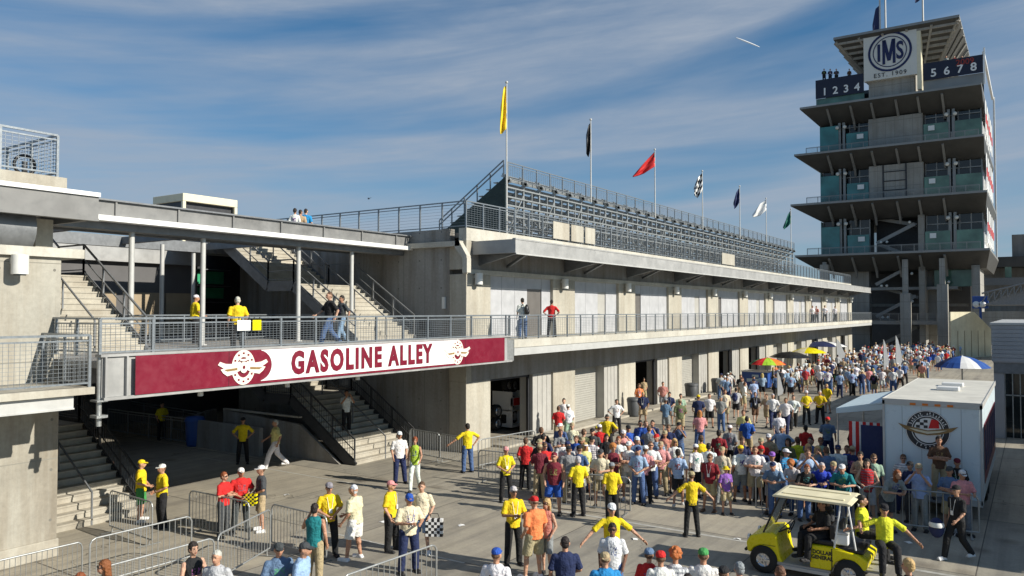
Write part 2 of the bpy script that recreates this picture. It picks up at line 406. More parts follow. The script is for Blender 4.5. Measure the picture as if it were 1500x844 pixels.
for i in range(nb):
    y0 = YB + i*P + (1.75 if i == 0 else 1.95); y1 = YB+(i+1)*P-.25
    yo = y0 + (y1-y0)*.68
    # pier panel beside the door
    m = MB(); m.box(FX-.12, FX-.85, yo, y1, 0, 2.93)
    for k in range(1, 4): m.box(FX-.12, FX-.10, yo+(y1-yo)*k/4-.01, yo+(y1-yo)*k/4+.01, .1, 2.85)
    m.build('pier', M['pierp'], GB)
    if not openb.get(i):
        m = MB(); n = 24
        for k in range(n): z = .02+2.89*k/n; m.box(FX-.62, FX-.66, y0, yo, z, z+2.89/n-.012)
        m.box(FX-.67, FX-.72, y0, yo, 0, 2.93)
        m.build('roller_door', M['roller'], GB)
    else:
        m = MB(); m.box(FX-.3, FX-.42, yo-.12, yo, 0, 2.93); m.box(FX-.3, FX-.42, y0, y0+.1, 0, 2.93); m.box(FX-.3, FX-.42, y0, yo, 2.8, 2.93)
        m.build('door_frame', M['dark'], GB)
    # partition
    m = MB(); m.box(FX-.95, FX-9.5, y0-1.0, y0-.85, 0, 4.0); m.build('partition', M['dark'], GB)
    # upper floor panels: a pale panel with a dark door
    m = MB()
    dw = .95
    d0 = y0 + (y1-y0)*(.60 if i == 0 else (.03 if i % 2 == 0 else .55)); d1 = d0+dw*(1.35 if i == 0 else 1)
    top = 7.46
    nseg = 5
    for (a, b) in ((y0, d0), (d1, y1)):
        if b-a < .05: continue
        k = max(1, round((b-a)/1.22)); w = (b-a)/k
        for j in range(k): m.box(FX-.16, FX-.3, a+w*j+.008, a+w*(j+1)-.008, 4.74, top)
    m.box(FX-.17, FX-.29, d0, d1, 6.95, top)
    m.box(FX-.27, FX-.34, y0, y1, 4.74, top)
    m.build('wall_panel', M['panel'], GB)
    m = MB(); m.box(FX-.20, FX-.26, d0+.03, d1-.03, 4.76, 6.93)
    dd = m.build('door', M['doord'] if i % 2 == 0 else M['pierp'], GB)
    m = MB(); m.box(FX-.14, FX-.198, d0+.1, d0+.22, 5.72, 5.76); m.build('handle', M['galv'], dd)
m = MB(); m.box(FX, FX-.9, YB+.36, YE-1, 2.93, 4.10); m.build('lintel_wall', M['lintel'], GB)
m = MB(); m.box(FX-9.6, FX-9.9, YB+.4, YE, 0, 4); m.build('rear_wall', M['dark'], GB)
m = MB()
m.box(EX, -30, YB+.35, YE+.2, 4.52, 4.73)
m.box(EX+.003, EX-.16, YB+.3, YE+.25, 4.42, 4.745)
m.build('balcony_slab', M['ledge'], GB)
m = MB(); m.box(EX-.03, EX-.2, YB+.35, YE+.2, 4.1, 4.42); m.box(EX-.2, FX, YB+.35, YE, 4.46, 4.52)
m.build('balcony_edge_beam', M['steelw'], GB)
m = MB(); m.box(EX-.3, EX-.02, YB-1.0, YB+.3, 3.9, 4.73); m.build('beam_end', M['galv'], GB)
m = MB(); railing(m, (EX-.06, YB-.2, 4.73), (EX-.06, YE+.2, 4.73), 1.0, 1.22, 9, .16, .05, .045, .008); m.build('balcony_railing', M['rail'], GB)
m = MB(); m.box(FX+.03, FX-.2, YB, YE, 7.46, 7.66); m.build('ledge', M['ledge'], GB)
m = MB(); m.box(FX-.1, FX-.5, YB+.36, YE-1, 7.66, 8.86); m.build('upper_wall_band', M['concdk'], GB)
m = MB(); m.box(FX, FX-.4, YB, YE-1, 8.87, 9.4); m.build('parapet', M['ledge'], GB)
# canopy
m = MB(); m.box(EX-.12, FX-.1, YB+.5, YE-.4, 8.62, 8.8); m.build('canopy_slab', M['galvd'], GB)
m = MB(); m.box(EX, EX-.12, YB+.4, YE-.3, 8.28, 8.82); m.box(EX+.02, EX-.14, YB+.38, YE-.28, 8.82, 8.88); m.box(EX-.12, FX+.0, YB+.4, YB+.5, 8.28, 8.84)
m.build('canopy_fascia', M['steel'], GB)
m = MB(); m.box(EX+.04, EX+.0, YB+.4, YE-.3, 8.22, 8.275); m.build('canopy_gutter', M['steelw'], GB)
for i in range(nb+1):
    y = YB+1.0+i*P
    m = MB(); m.prism([(EX-.15, y, 8.6), (FX-.1, y, 8.6), (FX-.1, y, 7.85), (EX-.15, y, 8.35)], (0, .16, 0)); m.beam((FX-.1, y+2.2, 7.9), (EX-.3, y+1.1, 8.5), .12, .12); m.build('canopy_bracket', M['galvd'], GB)
m = MB(); m.box(FX-.4, -44, YB+.4, YE-.5, 9.05, 9.25); m.build('roof_deck', M['concdk'], GB)
# end wall facing the passage, reaching back
m = MB(); m.box(FX-.9, -34.6, YB, YB+.35, 0, 9.4); m.build('end_wall', M['concwall'], GB)
m = MB(); m.box(FX, FX-.9, YB, YB+.35, 2.93, 4.74); m.build('corner_pier', M['conc'], GB)
m = MB(); m.box(FX-.004, FX-.9, YB+.004, YB+.35, 7.66, 8.87); m.build('corner_pier', M['conc'], GB)
m = MB(); m.box(FX-.15, -24.2, YB-.28, YB, 8.62, 8.84); m.prism([(FX-.4, YB-.28, 8.84), (FX-.4, YB-.28, 8.55), (FX+.0, YB-.28, 8.1), (FX+.22, YB-.28, 8.1), (FX+.22, YB-.28, 8.2), (FX-.2, YB-.28, 8.84)], (0, .28, 0)); m.box(FX, FX+.24, YB-.28, YB, 7.5, 8.1)
m.build('end_ledge', M['ledge'], GB)
m = MB(); railing(m, (FX-.1, YB+.1, 9.4), (-33.5, YB+.1, 9.4), 1.14, 1.3, 6, 0, .06, .05, .008, 1); m.build('roof_railing', M['rail'], GB)
m = MB(); railing(m, (FX-.1, YB+.1, 9.4), (FX-.1, YE-1, 9.4), 1.14, 1.22, 9, .2, .06, .05, .008); m.build('roof_railing', M['rail'], GB)
for (a, b) in ((33.0, 34.6), (34.8, 36.1), (36.3, 37.4), (58, 61)):
    m = MB(); m.box(FX-.05, FX-.01, a, b, 9.5, 10.35); m.build('notice_board', M['conc'], GB)
m = MB(); m.box(FX-1.25, FX-1.1, YB-.08, YB-.001, 6.0, 6.5); m.build('wall_box', M['lamp'], GB)
m = MB(); m.box(FX-2.5, FX-1.95, YB-.08, YB-.001, 5.1, 5.5); m.build('wall_box', M['dark'], GB)
m = MB(); m.box(FX-6.0, FX-5.4, YB-.08, YB-.001, 5.1, 5.5); m.build('wall_box', M['dark'], GB)

# grandstand on the roof
GS = thing('roof_grandstand', (-20.8, 30.3, 9.25), 'steel framed grandstand on the pit building roof with a dark green end panel', 'grandstand')
GY0, GY1 = 30.3, 83.0; nrow = 9
def rx(k): return -20.95-(nrow-1-k)*.44
def rz(k): return 9.75+k*.29
m = MB(); m.prism([(-20.7, GY0-.1, 12.25), (-24.9, GY0-.1, 9.55), (-24.9, GY0-.1, 9.26), (-20.7, GY0-.1, 9.26)], (0, .06, 0)); m.build('end_panel', M['green'], GS)
for k in range(nrow):
    m = MB(); m.box(rx(k)-.12, rx(k)+.14, GY0+.1, GY1, rz(k)+.26, rz(k)+.3); m.box(rx(k)-.36, rx(k)-.14, GY0+.1, GY1, rz(k)-.04, rz(k)); m.box(rx(k)+.1, rx(k)+.12, GY0+.1, GY1, rz(k)+.02, rz(k)+.2)
    m.build('bench', M['galv'], GS)
ns = 36
m = MB()
for i in range(ns+1):
    y = GY0+.1+(GY1-GY0-.1)*i/ns
    m.beam((-20.75, y, 9.25), (-20.75, y, 12.4), .09, .09)
    m.beam((-24.5, y, 9.55), (-20.5, y, 12.15), .1, .14)
    m.beam((-20.75, y, 9.4), (-22.4, y, 11.0), .07, .07); m.beam((-20.7, y+.7, 9.3), (-20.7, y+.7, 11.8), .05, .05); m.beam((-22.0, y+.7, 9.3), (-21.6, y+.7, 11.4), .06, .06)
    m.beam((-22.4, y, 9.25), (-22.4, y, 11.0), .08, .08)
    m.beam((-20.5, y, 12.0), (-20.95, y, 12.45), .1, .1)
    if i < ns and i % 2 == 0:
        y2 = y+(GY1-GY0)/ns; m.beam((-20.72, y, 9.5), (-20.72, y2, 11.6), .055, .055)
for z in (9.9, 10.4, 10.9, 11.3, 11.75): m.box(-20.72, -20.66, GY0, GY1, z, z+.07)
m.build('support_frame', M['galv'], GS)
m = MB(); railing(m, (-20.6, GY0, 12.1), (-20.6, GY1, 12.1), .85, 1.3, 7, .2, .05, .045, .008); m.build('rear_railing', M['rail'], GS)
m = MB()
for o in (0, .22):
    m.beam((-20.8, GY0-.05, 13.05-o), (-24.7, GY0-.05, 10.45-o), .05, .05)
for i in range(6):
    t = i/5; x = -20.8-3.9*t; z = 13.05-2.6*t; m.beam((x, GY0-.05, z), (x, GY0-.05, z-1.0), .05, .05)
m.build('stair_handrail', M['rail'], GS)

# flags on the grandstand
def flag_mesh(outline, wave=.13, waves=2.2, t=.012, mi=0, check=None):
    """outline: list of (z0,z1 at u) columns; cloth hanging from the pole, u runs away from the pole"""
    m = MB(); nu, nz = 14, 12; vs = {}; ids = []
    W = outline[-1][0]
    def prof(u):
        for (a, b) in zip(outline, outline[1:]):
            if a[0] <= u <= b[0]+1e-6:
                t_ = (u-a[0])/max(1e-6, b[0]-a[0]); return a[1]+(b[1]-a[1])*t_, a[2]+(b[2]-a[2])*t_
    for side in (0, 1):
        for i in range(nu+1):
            u = W*i/nu; z0, z1 = prof(u)
            for j in range(nz+1):
                z = z0+(z1-z0)*j/nz; w = wave*math.sin(waves*math.pi*i/nu+j*.35)*(.25+i/nu)+(.03*math.sin(j*1.3))
                ids.append((u, w+(t if side else 0), z))
    n = (nu+1)*(nz+1); fs = []; ms = []
    for side in (0, 1):
        for i in range(nu):
            for j in range(nz):
                a = side*n+i*(nz+1)+j; fs.append((a, a+nz+1, a+nz+2, a+1)); ms.append(((i//4)+(j//2)) % 2 if check else 0)
    for j in range(nz): fs.append((j, j+1, n+j+1, n+j)); a = nu*(nz+1); fs.append((a+j, n+a+j, n+a+j+1, a+j+1)); ms += [0, 0]
    for i in range(nu):
        a = i*(nz+1); b = a+nz+1; fs.append((a, n+a, n+b, b)); fs.append((a+nz, b+nz, n+b+nz, n+a+nz)); ms += [0, 0]
    m.v = ids; m.f = [list(f) for f in fs]; m.m = ms; m.sm = [True]*len(fs)
    return m
fl = [  # y, height of the pole top, outline (u, zlow, zhigh), material, colour word, form
 (30.2, 16.6, [(0, -2.1, 0), (.12, -2.2, -.1), (.3, -2.35, -1.0)], ['yellowf'], 'yellow', 'limp'),
 (38.6, 16.55, [(0, -1.5, 0), (.12, -2.0, -.2), (.26, -1.8, -.7)], ['black'], 'black', 'limp'),
 (47.5, 16.4, [(0, -1.0, 0), (.7, -1.45, -.75), (1.45, -1.7, -1.6)], ['red'], 'red', 'blown'),
 (56.3, 16.3, [(0, -1.3, 0), (.35, -1.9, -.4), (.62, -1.7, -1.1)], ['white', 'black'], 'black and white checkered', 'half blown'),
 (65.2, 16.35, [(0, -1.2, 0), (.3, -1.7, -.4), (.5, -1.85, -1.3)], ['navy'], 'dark blue', 'limp'),
 (73.0, 16.25, [(0, -1.0, 0), (.6, -1.5, -.4), (1.25, -1.65, -1.4)], ['white'], 'white', 'half blown'),
 (81.8, 16.2, [(0, -1.3, 0), (.35, -1.7, -.5), (.75, -2.0, -1.7)], ['greenf'], 'green', 'limp')]
for (y, zt, ol, mt, cn, form) in fl:
    zb_ = 9.4 if y < 31 else 12.0
    T = thing('flagpole', (-20.6, y, zb_), '%s flag on a thin white pole above the roof grandstand' % cn, 'flag', 'flags along the roof grandstand')
    m = MB(); m.tube((-20.6, y, zb_), (-20.6, y, zt+.1), .045, .03, n=8); m.build('pole', M['steelw'], T)
    m = MB(); m.ell((-20.6, y, zt+.13), .07, .07, .07); m.build('finial', M['steelw'], T)
    f = flag_mesh(ol, check=len(mt) > 1).build('flag', [M[k] for k in mt], T, world=False)
    f.location = (0, 0, zt-zb_); f.rotation_euler = (0, 0, rad(180+30))

# ---------------------------------------------------------------- near (left) pit building
LB = thing('left_building', (FX, YA, 0), 'concrete building with a lower balcony at the left edge, beside the passage', 'building')
m = MB(); m.box(FX, FX-9, -14, YA-.3, .43, 7.2); m.box(FX, FX-9, YA-.3, YA, .43, 7.2); m.build('wall', M['conc2'], LB)
m = MB(); m.box(FX+.06, FX-9, -14, YA+.03, 0, .43); m.build('plinth', M['conc'], LB, bevel=.02)
m = MB(); m.box(FX+.12, FX-9, -14, YA+.5, 7.2, 7.42); m.build('ledge', M['ledge'], LB)
m = MB(); m.box(-21.6, -21.9, -14, YA+.1, 7.42, 9.0); m.build('recessed_wall', M['concdk'], LB)
m = MB(); m.tube((-20.9, -14, 7.95), (-20.9, YA-.3, 7.95), .62, n=24); m.build('duct', M['galvd'], LB)
m = MB(); m.box(-21.3, -21.0, YA+.0, YA+.42, 7.42, 8.25); m.build('pillar', M['conc'], LB)
m = MB(); m.box(-19.9, -19.98, -14, YA+1.0, 8.24, 8.82); m.box(-19.86, -20.05, -14, YA+1.0, 8.2, 8.26); m.box(-19.98, -22.7, YA+.9, YA+1.0, 8.24, 8.82); m.build('canopy_fascia', M['steeld'], LB)
m = MB(); m.box(-19.84, -20.1, -14, YA+1.02, 8.822, 8.93); m.build('canopy_edge', M['flange'], LB)
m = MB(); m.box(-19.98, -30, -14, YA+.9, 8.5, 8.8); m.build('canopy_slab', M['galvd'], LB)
m = MB(); m.box(-20.5, -30, -14, YA+.5, 8.9, 9.3); m.build('roof_curb', M['conc'], LB)
m = MB(); railing(m, (-20.6, -6, 9.3), (-20.6, YA+.3, 9.3), 1.07, 1.3, 8, .15, .06, .05, .01); m.build('roof_railing', M['rail'], LB); m = MB(); railing(m, (-20.6, YA+.3, 9.3), (-26, YA+.3, 9.3), 1.07, 1.3, 8, .15, .06, .05, .01, 1)
m.build('roof_railing', M['rail'], LB)
m = MB(); c = at(36, 242, 0, -21.5)
for k in range(18):
    a, b = 2*math.pi*k/18, 2*math.pi*(k+1)/18
    m.tube((c.x, c.y+.25*math.cos(a), c.z+.25*math.sin(a)), (c.x, c.y+.25*math.cos(b), c.z+.25*math.sin(b)), .04, n=6)
m.box(c.x-.05, c.x+.05, c.y-.05, c.y+.05, 9.3, c.z+.1); m.build('hose_reel', M['black'], LB)
m = MB(); m.tube((FX+.28, 8.55, 6.75), (FX+.28, 8.55, 7.2), .18, n=16); m.box(FX, FX+.2, 8.45, 8.65, 7.0, 7.15); lp = m.build('wall_lamp', M['lamp'], LB)
m = MB(); m.tube((FX+.28, 8.55, 6.72), (FX+.28, 8.55, 6.748), .13, n=16); m.build('lens', M['dglass'], lp)
m = MB(); m.box(EX, FX, -14, 9.28, 4.07, 4.2); m.box(EX+.003, EX-.15, -14, 9.3, 4.05, 4.205); m.build('balcony_slab', M['conc'], LB)
m = MB(); m.box(EX-.12, EX-.24, -14, 8.9, 3.76, 4.03); m.box(EX-.08, EX-.28, -14, 8.9, 3.74, 3.77); m.build('balcony_edge_beam', M['steelw'], LB)
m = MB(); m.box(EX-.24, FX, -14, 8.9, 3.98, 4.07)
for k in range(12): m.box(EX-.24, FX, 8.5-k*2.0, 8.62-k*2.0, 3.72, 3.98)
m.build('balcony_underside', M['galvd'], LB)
m = MB(); railing(m, (EX-.06, -8, 4.2), (EX-.06, 9.2, 4.2), 1.16, 1.9, 10, .11, .06, .05, .007); m.build('balcony_railing', M['rail'], LB); m = MB(); railing(m, (EX-.06, 9.2, 4.2), (FX, 9.2, 4.2), 1.16, 1.1, 10, .11, .06, .05, .007, 1)
m.build('balcony_railing', M['rail'], LB)

# ---------------------------------------------------------------- footbridge over the passage
BR = thing('footbridge', (EX, 9.5, 4.7), 'steel footbridge crossing the passage between the two concrete buildings', 'bridge')
m = MB(); m.box(EX, EX-.12, 9.45, 25.7, 3.95, 4.86); m.box(EX+.12, EX-.22, 9.45, 25.9, 3.88, 3.95); m.box(EX+.06, EX-.2, 9.4, 26.0, 4.86, 4.92)
for y in (9.5, 10.0): m.box(EX+.1, EX, y-.02, y+.02, 3.95, 4.86)
m.build('girder', M['steel'], BR)
m = MB()
m.box(EX-.2, -21.7, 9.45, 25.85, 4.6, 4.75)
m.box(-21.7, -26.5, 13.1, 21.4, 4.6, 4.75)
m.box(-30.6, -42, 5, 25.85, 4.6, 4.75)
m.box(-21.7, -34, 9.3, 9.6, 4.6, 4.74)
m.build('deck', M['concdk'], BR)
m = MB()
for k in range(3): m.box(-19.5-k*2.7, -19.7-k*2.7, 13.2 if k else 9.6, 21.3 if k else 25.8, 4.1, 4.6)
for y in (13.3, 21.2): m.box(-21.7, -26.4, y-.1, y+.1, 4.05, 4.6)
m.build('underdeck_beams', M['galvd'], BR)
m = MB(); m.tube((EX-.1, 9.45, 3.3), (EX-.1, 9.45, 4.9), .06, n=8); m.box(EX-.2, EX+.1, 9.3, 9.55, 3.5, 3.56); m.box(EX-.2, EX+.1, 9.3, 9.55, 3.86, 3.9); m.build('drain_pipe', M['galv'], BR)
m = MB(); railing(m, (EX-.1, 9.45, 4.86), (EX-.1, YB+.1, 4.86), .87, 1.32, 9, .12, .06, .05, .008)
m.build('railing', M['rail'], BR); m = MB(); railing(m, (EX-.1, 9.45, 4.86), (FX-1.8, 9.45, 4.86), .87, 1.1, 8, .12, .06, .05, .008, 1)
m.build('railing', M['rail'], BR)
for y in (12.2, 15.0, 17.8):
    m = MB(); m.tube((EX-.35, y, 3.72), (EX-.35, y, 3.88), .07, n=10); m.build('lamp', M['lamp'], BR)
m = MB(); railing(m, (-21.6, 13.2, 4.75), (-26.4, 13.2, 4.75), 1.0, 1.4, 5, 0); m.build('railing', M['rail'], BR); m = MB(); railing(m, (-21.6, 21.4, 4.75), (-26.4, 21.4, 4.75), 1.0, 1.4, 5, 0); m.build('railing', M['rail'], BR); m = MB(); railing(m, (-26.4, 13.2, 4.75), (-26.4, 21.4, 4.75), 1.0, 1.4, 5, 0, s0=1); m.build('railing', M['rail'], BR)

# sign on the bridge
SG = thing('bridge_sign', (EX+.03, 10.16, 3.95), 'long maroon and white GASOLINE ALLEY sign on the footbridge girder', 'sign')
m = MB(); m.box(EX+.125, EX+.15, 10.16, 25.3, 3.955, 4.86); m.build('panel', M['maroon'], SG)
m = MB()
for k in range(1, 6): y = 10.16+k*2.52; m.box(EX+.151, EX+.1525, y-.006, y+.006, 3.96, 4.855)
m.build('panel_seam', M['black'], SG)
yl = at(388, 520, 0, EX).y; yr = at(650, 520, 0, EX).y
m = MB()
ya, yb_ = yl-.05, yr+.35
pts = []
zt, zb = 4.855, 4.02
K = 14
cl = []
for k in range(K+1):
    a = -math.pi/2+math.pi*k/K; cl.append((EX+.152, yl-.35+.46*math.cos(a), (zt+zb)/2+math.sin(a)*(zt-zb)/2))
cr = []
for k in range(K+1):
    a = math.pi/2+math.pi*k/K; cr.append((EX+.152, yr+.62+.4*math.cos(a), (zt+zb)/2+math.sin(a)*(zt-zb)/2))
m.prism([(EX+.152, yl-.25, zb), *[p for p in cl[1:-1] ], (EX+.152, yl-.25, zt), *[p for p in cr], ], (.006, 0, 0))
m.build('white_field', M['white'], SG)
t0 = at(421, 530, 0, EX).y; t1 = at(628, 520, 0, EX).y
put_text('lettering', 'GASOLINE ALLEY', SG, .86, (EX+.172, (t0+t1)/2, 4.45), (0, 1, 0), (0, 0, 1), M['maroon'], fit=(t1-t0, .68), off=.042, ext=.004, space=1.27)
def emblem(y, s, parent):
    m = MB(); X = EX+.158
    def P3(a, b): return (X, y+a*s, 4.42+b*s)
    def ring(r0, r1, sy=1.0, d=0, n=28, mi=0, sx=.8, x=0):
        for k in range(n):
            a, b = 2*math.pi*k/n, 2*math.pi*(k+1)/n
            q = [(X+x, y+s*sx*r0*math.cos(a), 4.42+s*r0*math.sin(a)), (X+x, y+s*sx*r1*math.cos(a), 4.42+s*r1*math.sin(a)), (X+x, y+s*sx*r1*math.cos(b), 4.42+s*r1*math.sin(b)), (X+x, y+s*sx*r0*math.cos(b), 4.42+s*r0*math.sin(b))]
            m.add(q+[(X+x+.006, *p[1:]) for p in q], [(0, 1, 2, 3), (7, 6, 5, 4), (0, 4, 5, 1), (2, 6, 7, 3), (1, 5, 6, 2), (3, 7, 4, 0)], mi)
    ring(.27, .46)
    for k in range(12):
        a = 2*math.pi*k/12
        q = P3(.64*.46*.8/.6*.0+.37*.8*math.cos(a), .37*math.sin(a)); m.box(X+.007, X+.010, q[1]-.03*s, q[1]+.03*s, q[2]-.025*s, q[2]+.025*s, 1)
    for sg_ in (-1, 1):
        m.prism([(X+.008, y+sg_*a*s, 4.42+b*s) for a, b in ((.05, -.05), (.3, -.16), (.5, -.2), (.62, -.12), (.7, -.02), (.6, .0), (.78, .1), (.72, .18), (.55, .12), (.3, .1), (.12, .16), (.05, .1))], (.006, 0, 0), 0)
        m.prism([(X+.016, y+sg_*a*s, 4.42+b*s) for a, b in ((.2, -.06), (.5, -.08), (.6, -.03), (.2, .0))], (.004, 0, 0), 2)
    ring(.05, .15, x=.018); ring(.0, .05, mi=1, x=.02)
    m.prism([(X+.009, y+a*s, 4.42+b*s) for a, b in ((-.13, .19), (-.05, .16), (.05, .16), (.13, .19), (.13, .25), (.05, .22), (-.05, .22), (-.13, .25))], (.006, 0, 0), 0)
    m.build('emblem', [M['emblem'], M['maroon'], M['gold']], parent)
emblem(at(351, 537, 0, EX).y, 1.0, SG); emblem(at(665, 516, 0, EX).y, .97, SG)
for (px, w, mt, lb) in ((357, .42, 'white', 'small white placard hung on the footbridge railing'), (376, .28, 'yellow', 'small yellow placard hung on the footbridge railing')):
    c = at(px, 480, 0, EX+.0)
    T = thing('placard', (EX, c.y, 5.45), lb, 'placard')
    m = MB(); m.box(EX+.0, EX+.015, c.y-w/2, c.y+w/2, 5.38, 5.66); m.build('board', M[mt], T, bevel=.004)
    m = MB(); m.box(EX+.0, EX+.02, c.y-w/2+.04, c.y-w/2+.06, 5.66, 5.74); m.box(EX+.0, EX+.02, c.y+w/2-.06, c.y+w/2-.04, 5.66, 5.74); m.build('tie', M['black'], T)

# upper walkway above the bridge
UW = thing('upper_walkway', (-22.8, 12, 8.6), 'high roof level walkway with a long pale flanged beam above the footbridge', 'walkway')
m = MB(); m.box(-22.8, -22.86, 9.6, 25.85, 8.72, 9.17)
for k in range(9): y = 10.6+k*2.05; m.box(-22.74, -22.8, y-.03, y+.03, 8.72, 9.17)
m.build('beam_web', M['steeld'], UW)
m = MB(); m.box(-22.6, -23.0, 10.6, 25.85, 8.56, 8.72); m.build('beam_flange', M['flange'], UW)
m = MB(); m.box(-22.7, -22.98, 9.6, 25.85, 9.17, 9.22); m.build('beam_top_flange', M['galvd'], UW)
m = MB(); m.box(-23, -26.4, 10, 25.85, 8.95, 9.1); m.build('deck', M['concdk'], UW)
m = MB(); m.box(-30.7, -40, 21.3, 25.85, 8.96, 9.1); m.build('deck', M['concdk'], UW)
m = MB(); m.box(-26.1, -26.35, 11.0, 25.8, 8.55, 8.95); m.build('cross_beam', M['galvd'], UW)
m = MB(); m.box(-30.7, -31.0, 11.0, 25.8, 8.5, 8.95); m.build('cross_beam', M['galvd'], UW)
for y in (13.4, 17.4, 21.2): m = MB(); m.box(-26.36, -30.69, y-.1, y+.1, 8.62, 8.9); m.build('cross_beam', M['galvd'], UW)
for (px, X) in ((192, -23.3), (297, -23.3), (437, -23.3), (515, -23.3), (237, -29.5), (283, -30.85)):
    c = at(px, 420, 0, X); m = MB(); top = 8.35 if X > -26.5 else 8.5
    if px == 237: top = 8.62
    m.tube((c.x, c.y, 4.75), (c.x, c.y, top), .085, n=12); m.tube((c.x, c.y, 4.75), (c.x, c.y, 4.79), .16, n=12); m.build('post', M['steelw'], UW)

m = MB(); m.box(-23.1, -23.6, 11.0, 25.8, 8.35, 8.95); m.build('cross_beam', M['galvd'], UW)
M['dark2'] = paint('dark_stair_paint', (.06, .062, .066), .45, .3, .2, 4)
# staircases
def stair(name, label, y0, y1, zb, zt, group=None, rail_=1.0):
    T = thing(name, (-21.7, (y0+y1)/2, zb), label, 'staircase', group)
    rise = (zt-zb); half = rise/2; s = .64; run = half/s; land = 1.6
    nst = 13
    segs = [(-21.7, zb), (-21.7-run, zb+half), (-21.7-run-land, zb+half), (-21.7-2*run-land, zt)]
    for a, b in ((segs[0], segs[1]), (segs[2], segs[3])):
        m = MB(); hr = (b[1]-a[1])/nst; tr = (a[0]-b[0])/nst
        for k in range(nst):
            x = a[0]-tr*k; z = a[1]+hr*(k+1)
            m.box(x+.02, x-tr-.02, y0, y1, z-.05, z); m.box(x-.0, x-.03, y0, y1, z-hr, z-.05)
        m.build('steps', M['step'], T)
    m = MB(); m.box(segs[1][0]+.02, segs[2][0], y0, y1, zb+half-.06, zb+half); m.build('landing', M['step'], T)
    for y in (y0, y1):
        m = MB()
        for a, b in zip(segs, segs[1:]): m.beam((a[0], y, a[1]-.08), (b[0], y, b[1]-.08), .08, .42)
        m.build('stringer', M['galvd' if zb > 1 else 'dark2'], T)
        m = MB()
        for h, r in ((rail_, .05), (rail_*.55, .03), (rail_*.2, .03)):
            for a, b in zip(segs, segs[1:]): m.beam((a[0], y, a[1]+h), (b[0], y, b[1]+h), r, r)
        for a, b in zip(segs, segs[1:]):
            n = max(1, round(abs(a[0]-b[0])/1.3))
            for k in range(n+1):
                t = k/n; x = a[0]+(b[0]-a[0])*t; z = a[1]+(b[1]-a[1])*t; m.beam((x, y, z-.1), (x, y, z+rail_), .05, .05)
        if zb < 1:
            for a, b in zip(segs, segs[1:]):
                nb = max(2, int(abs(a[0]-b[0])/.13))
                for k in range(1, nb): t = k/nb; x = a[0]+(b[0]-a[0])*t; z = a[1]+(b[1]-a[1])*t; m.beam((x, y, z+.1), (x, y, z+rail_), .012, .012)
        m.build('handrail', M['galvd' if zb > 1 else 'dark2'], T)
    m = MB(); ym = (y0+y1)/2
    for a, b in zip(segs, segs[1:]): m.beam((a[0], ym, a[1]+.9), (b[0], ym, b[1]+.9), .04, .04)
    for k in range(6):
        t = k/5; i = 0 if k < 3 else 2; tt = (k % 3)/2; a, b = segs[i], segs[i+1]; x = a[0]+(b[0]-a[0])*tt; z = a[1]+(b[1]-a[1])*tt; m.beam((x, ym, z), (x, ym, z+.9), .04, .04)
    m.build('middle_handrail', M['galvd'], T)
    return T
stair('upper_staircase', 'sunlit stairs from the footbridge to the roof, beside the grey concrete end wall', 21.5, 24.9, 4.75, 9.3)
stair('lower_staircase', 'shaded stairs from the ground under the footbridge sign, right side of the passage', 21.5, 24.9, 0, 4.7)
stair('upper_staircase', 'stairs above the lower balcony behind the left concrete wall', 10.0, 13.0, 4.75, 9.3)
stair('lower_staircase', 'stairs rising from the ground beside the left concrete wall', 10.0, 13.0, 0, 4.7)
T = thing('stair_wall', (-23, 21.4, 0), 'low tapering concrete wall closing the space under the right ground stairs', 'wall')
m = MB(); m.prism([(-22.3, 21.42, 0), (-24.6, 21.42, 1.35), (-29.5, 21.42, 1.6), (-29.5, 21.42, 0)], (0, -.12, 0)); m.build('wall_slab', M['lintel'], T)
m = MB(); m.box(-24.6, -29.5, 21.28, 21.44, 1.6, 1.66); m.build('coping', M['conc'], T)

# building at the back of the passage
BB = thing('rear_building', (-34, 15, 0), 'dark panelled building behind the footbridge with a pale upper band', 'building')
m = MB(); m.box(-34, -44, 2, 23, 4.75, 8.1); m.build('dark_wall', M['darkwall'], BB)
for a, b in ((17.2, 18.9), (19.5, 21.2), (21.3, 22.6)):
    m = MB(); m.box(-33.9, -33.99, a, b, 4.8, 6.75); m.build('board', M['tan'], BB)
m = MB(); m.box(-33.7, -44, 2, 23.2, 8.1, 8.94); m.build('upper_band', M['steel'], BB)
m = MB(); m.box(-40, -44, 2, 60, 0, 4.6); m.build('rear_wall', M['darkwall'], BB)
m = MB(); m.box(-34, -44, 2, 40, 9.1, 11.5); m.build('roof_block', M['concdk'], BB)
bb_keep = BB
for c in list(BB.children):
    if c.name.startswith('roof_block'): bpy.data.objects.remove(c)
T = thing('shop_shelves', (-38, 24.5, 4.75), 'shelves of green and pale signs in the gap behind the footbridge', 'shelves')
m = MB(); m.box(-38, -38.3, 23, 29, 4.75, 9); m.build('backing', M['dark'], T)
for (y0, y1, z0, z1, mt) in ((25.2, 27.3, 7.4, 8.1, 'greenm'), (25.2, 27.3, 6.6, 7.2, 'greenm'), (23.2, 24.9, 7.2, 7.6, 'cream'), (23.2, 24.9, 6.5, 6.9, 'white'), (23.2, 24.0, 7.8, 8.2, 'cream'), (24.1, 24.9, 7.8, 8.1, 'greenm')):
    m = MB(); m.box(-37.9, -37.99, y0, y1, z0, z1); m.build('sign_board', M[mt], T)
m = MB()
for z in (6.4, 7.3, 8.2): m.box(-37.5, -37.98, 23, 27.5, z-.04, z)
m.build('shelf', M['galvd'], T)
T = thing('rooftop_unit', (-40, 22, 9.1), 'cream rooftop plant box behind the upper walkway beam', 'rooftop unit')
a = at(268, 300, 0, -40); b = at(348, 300, 0, -40); zt = at(308, 288, 0, -40).z
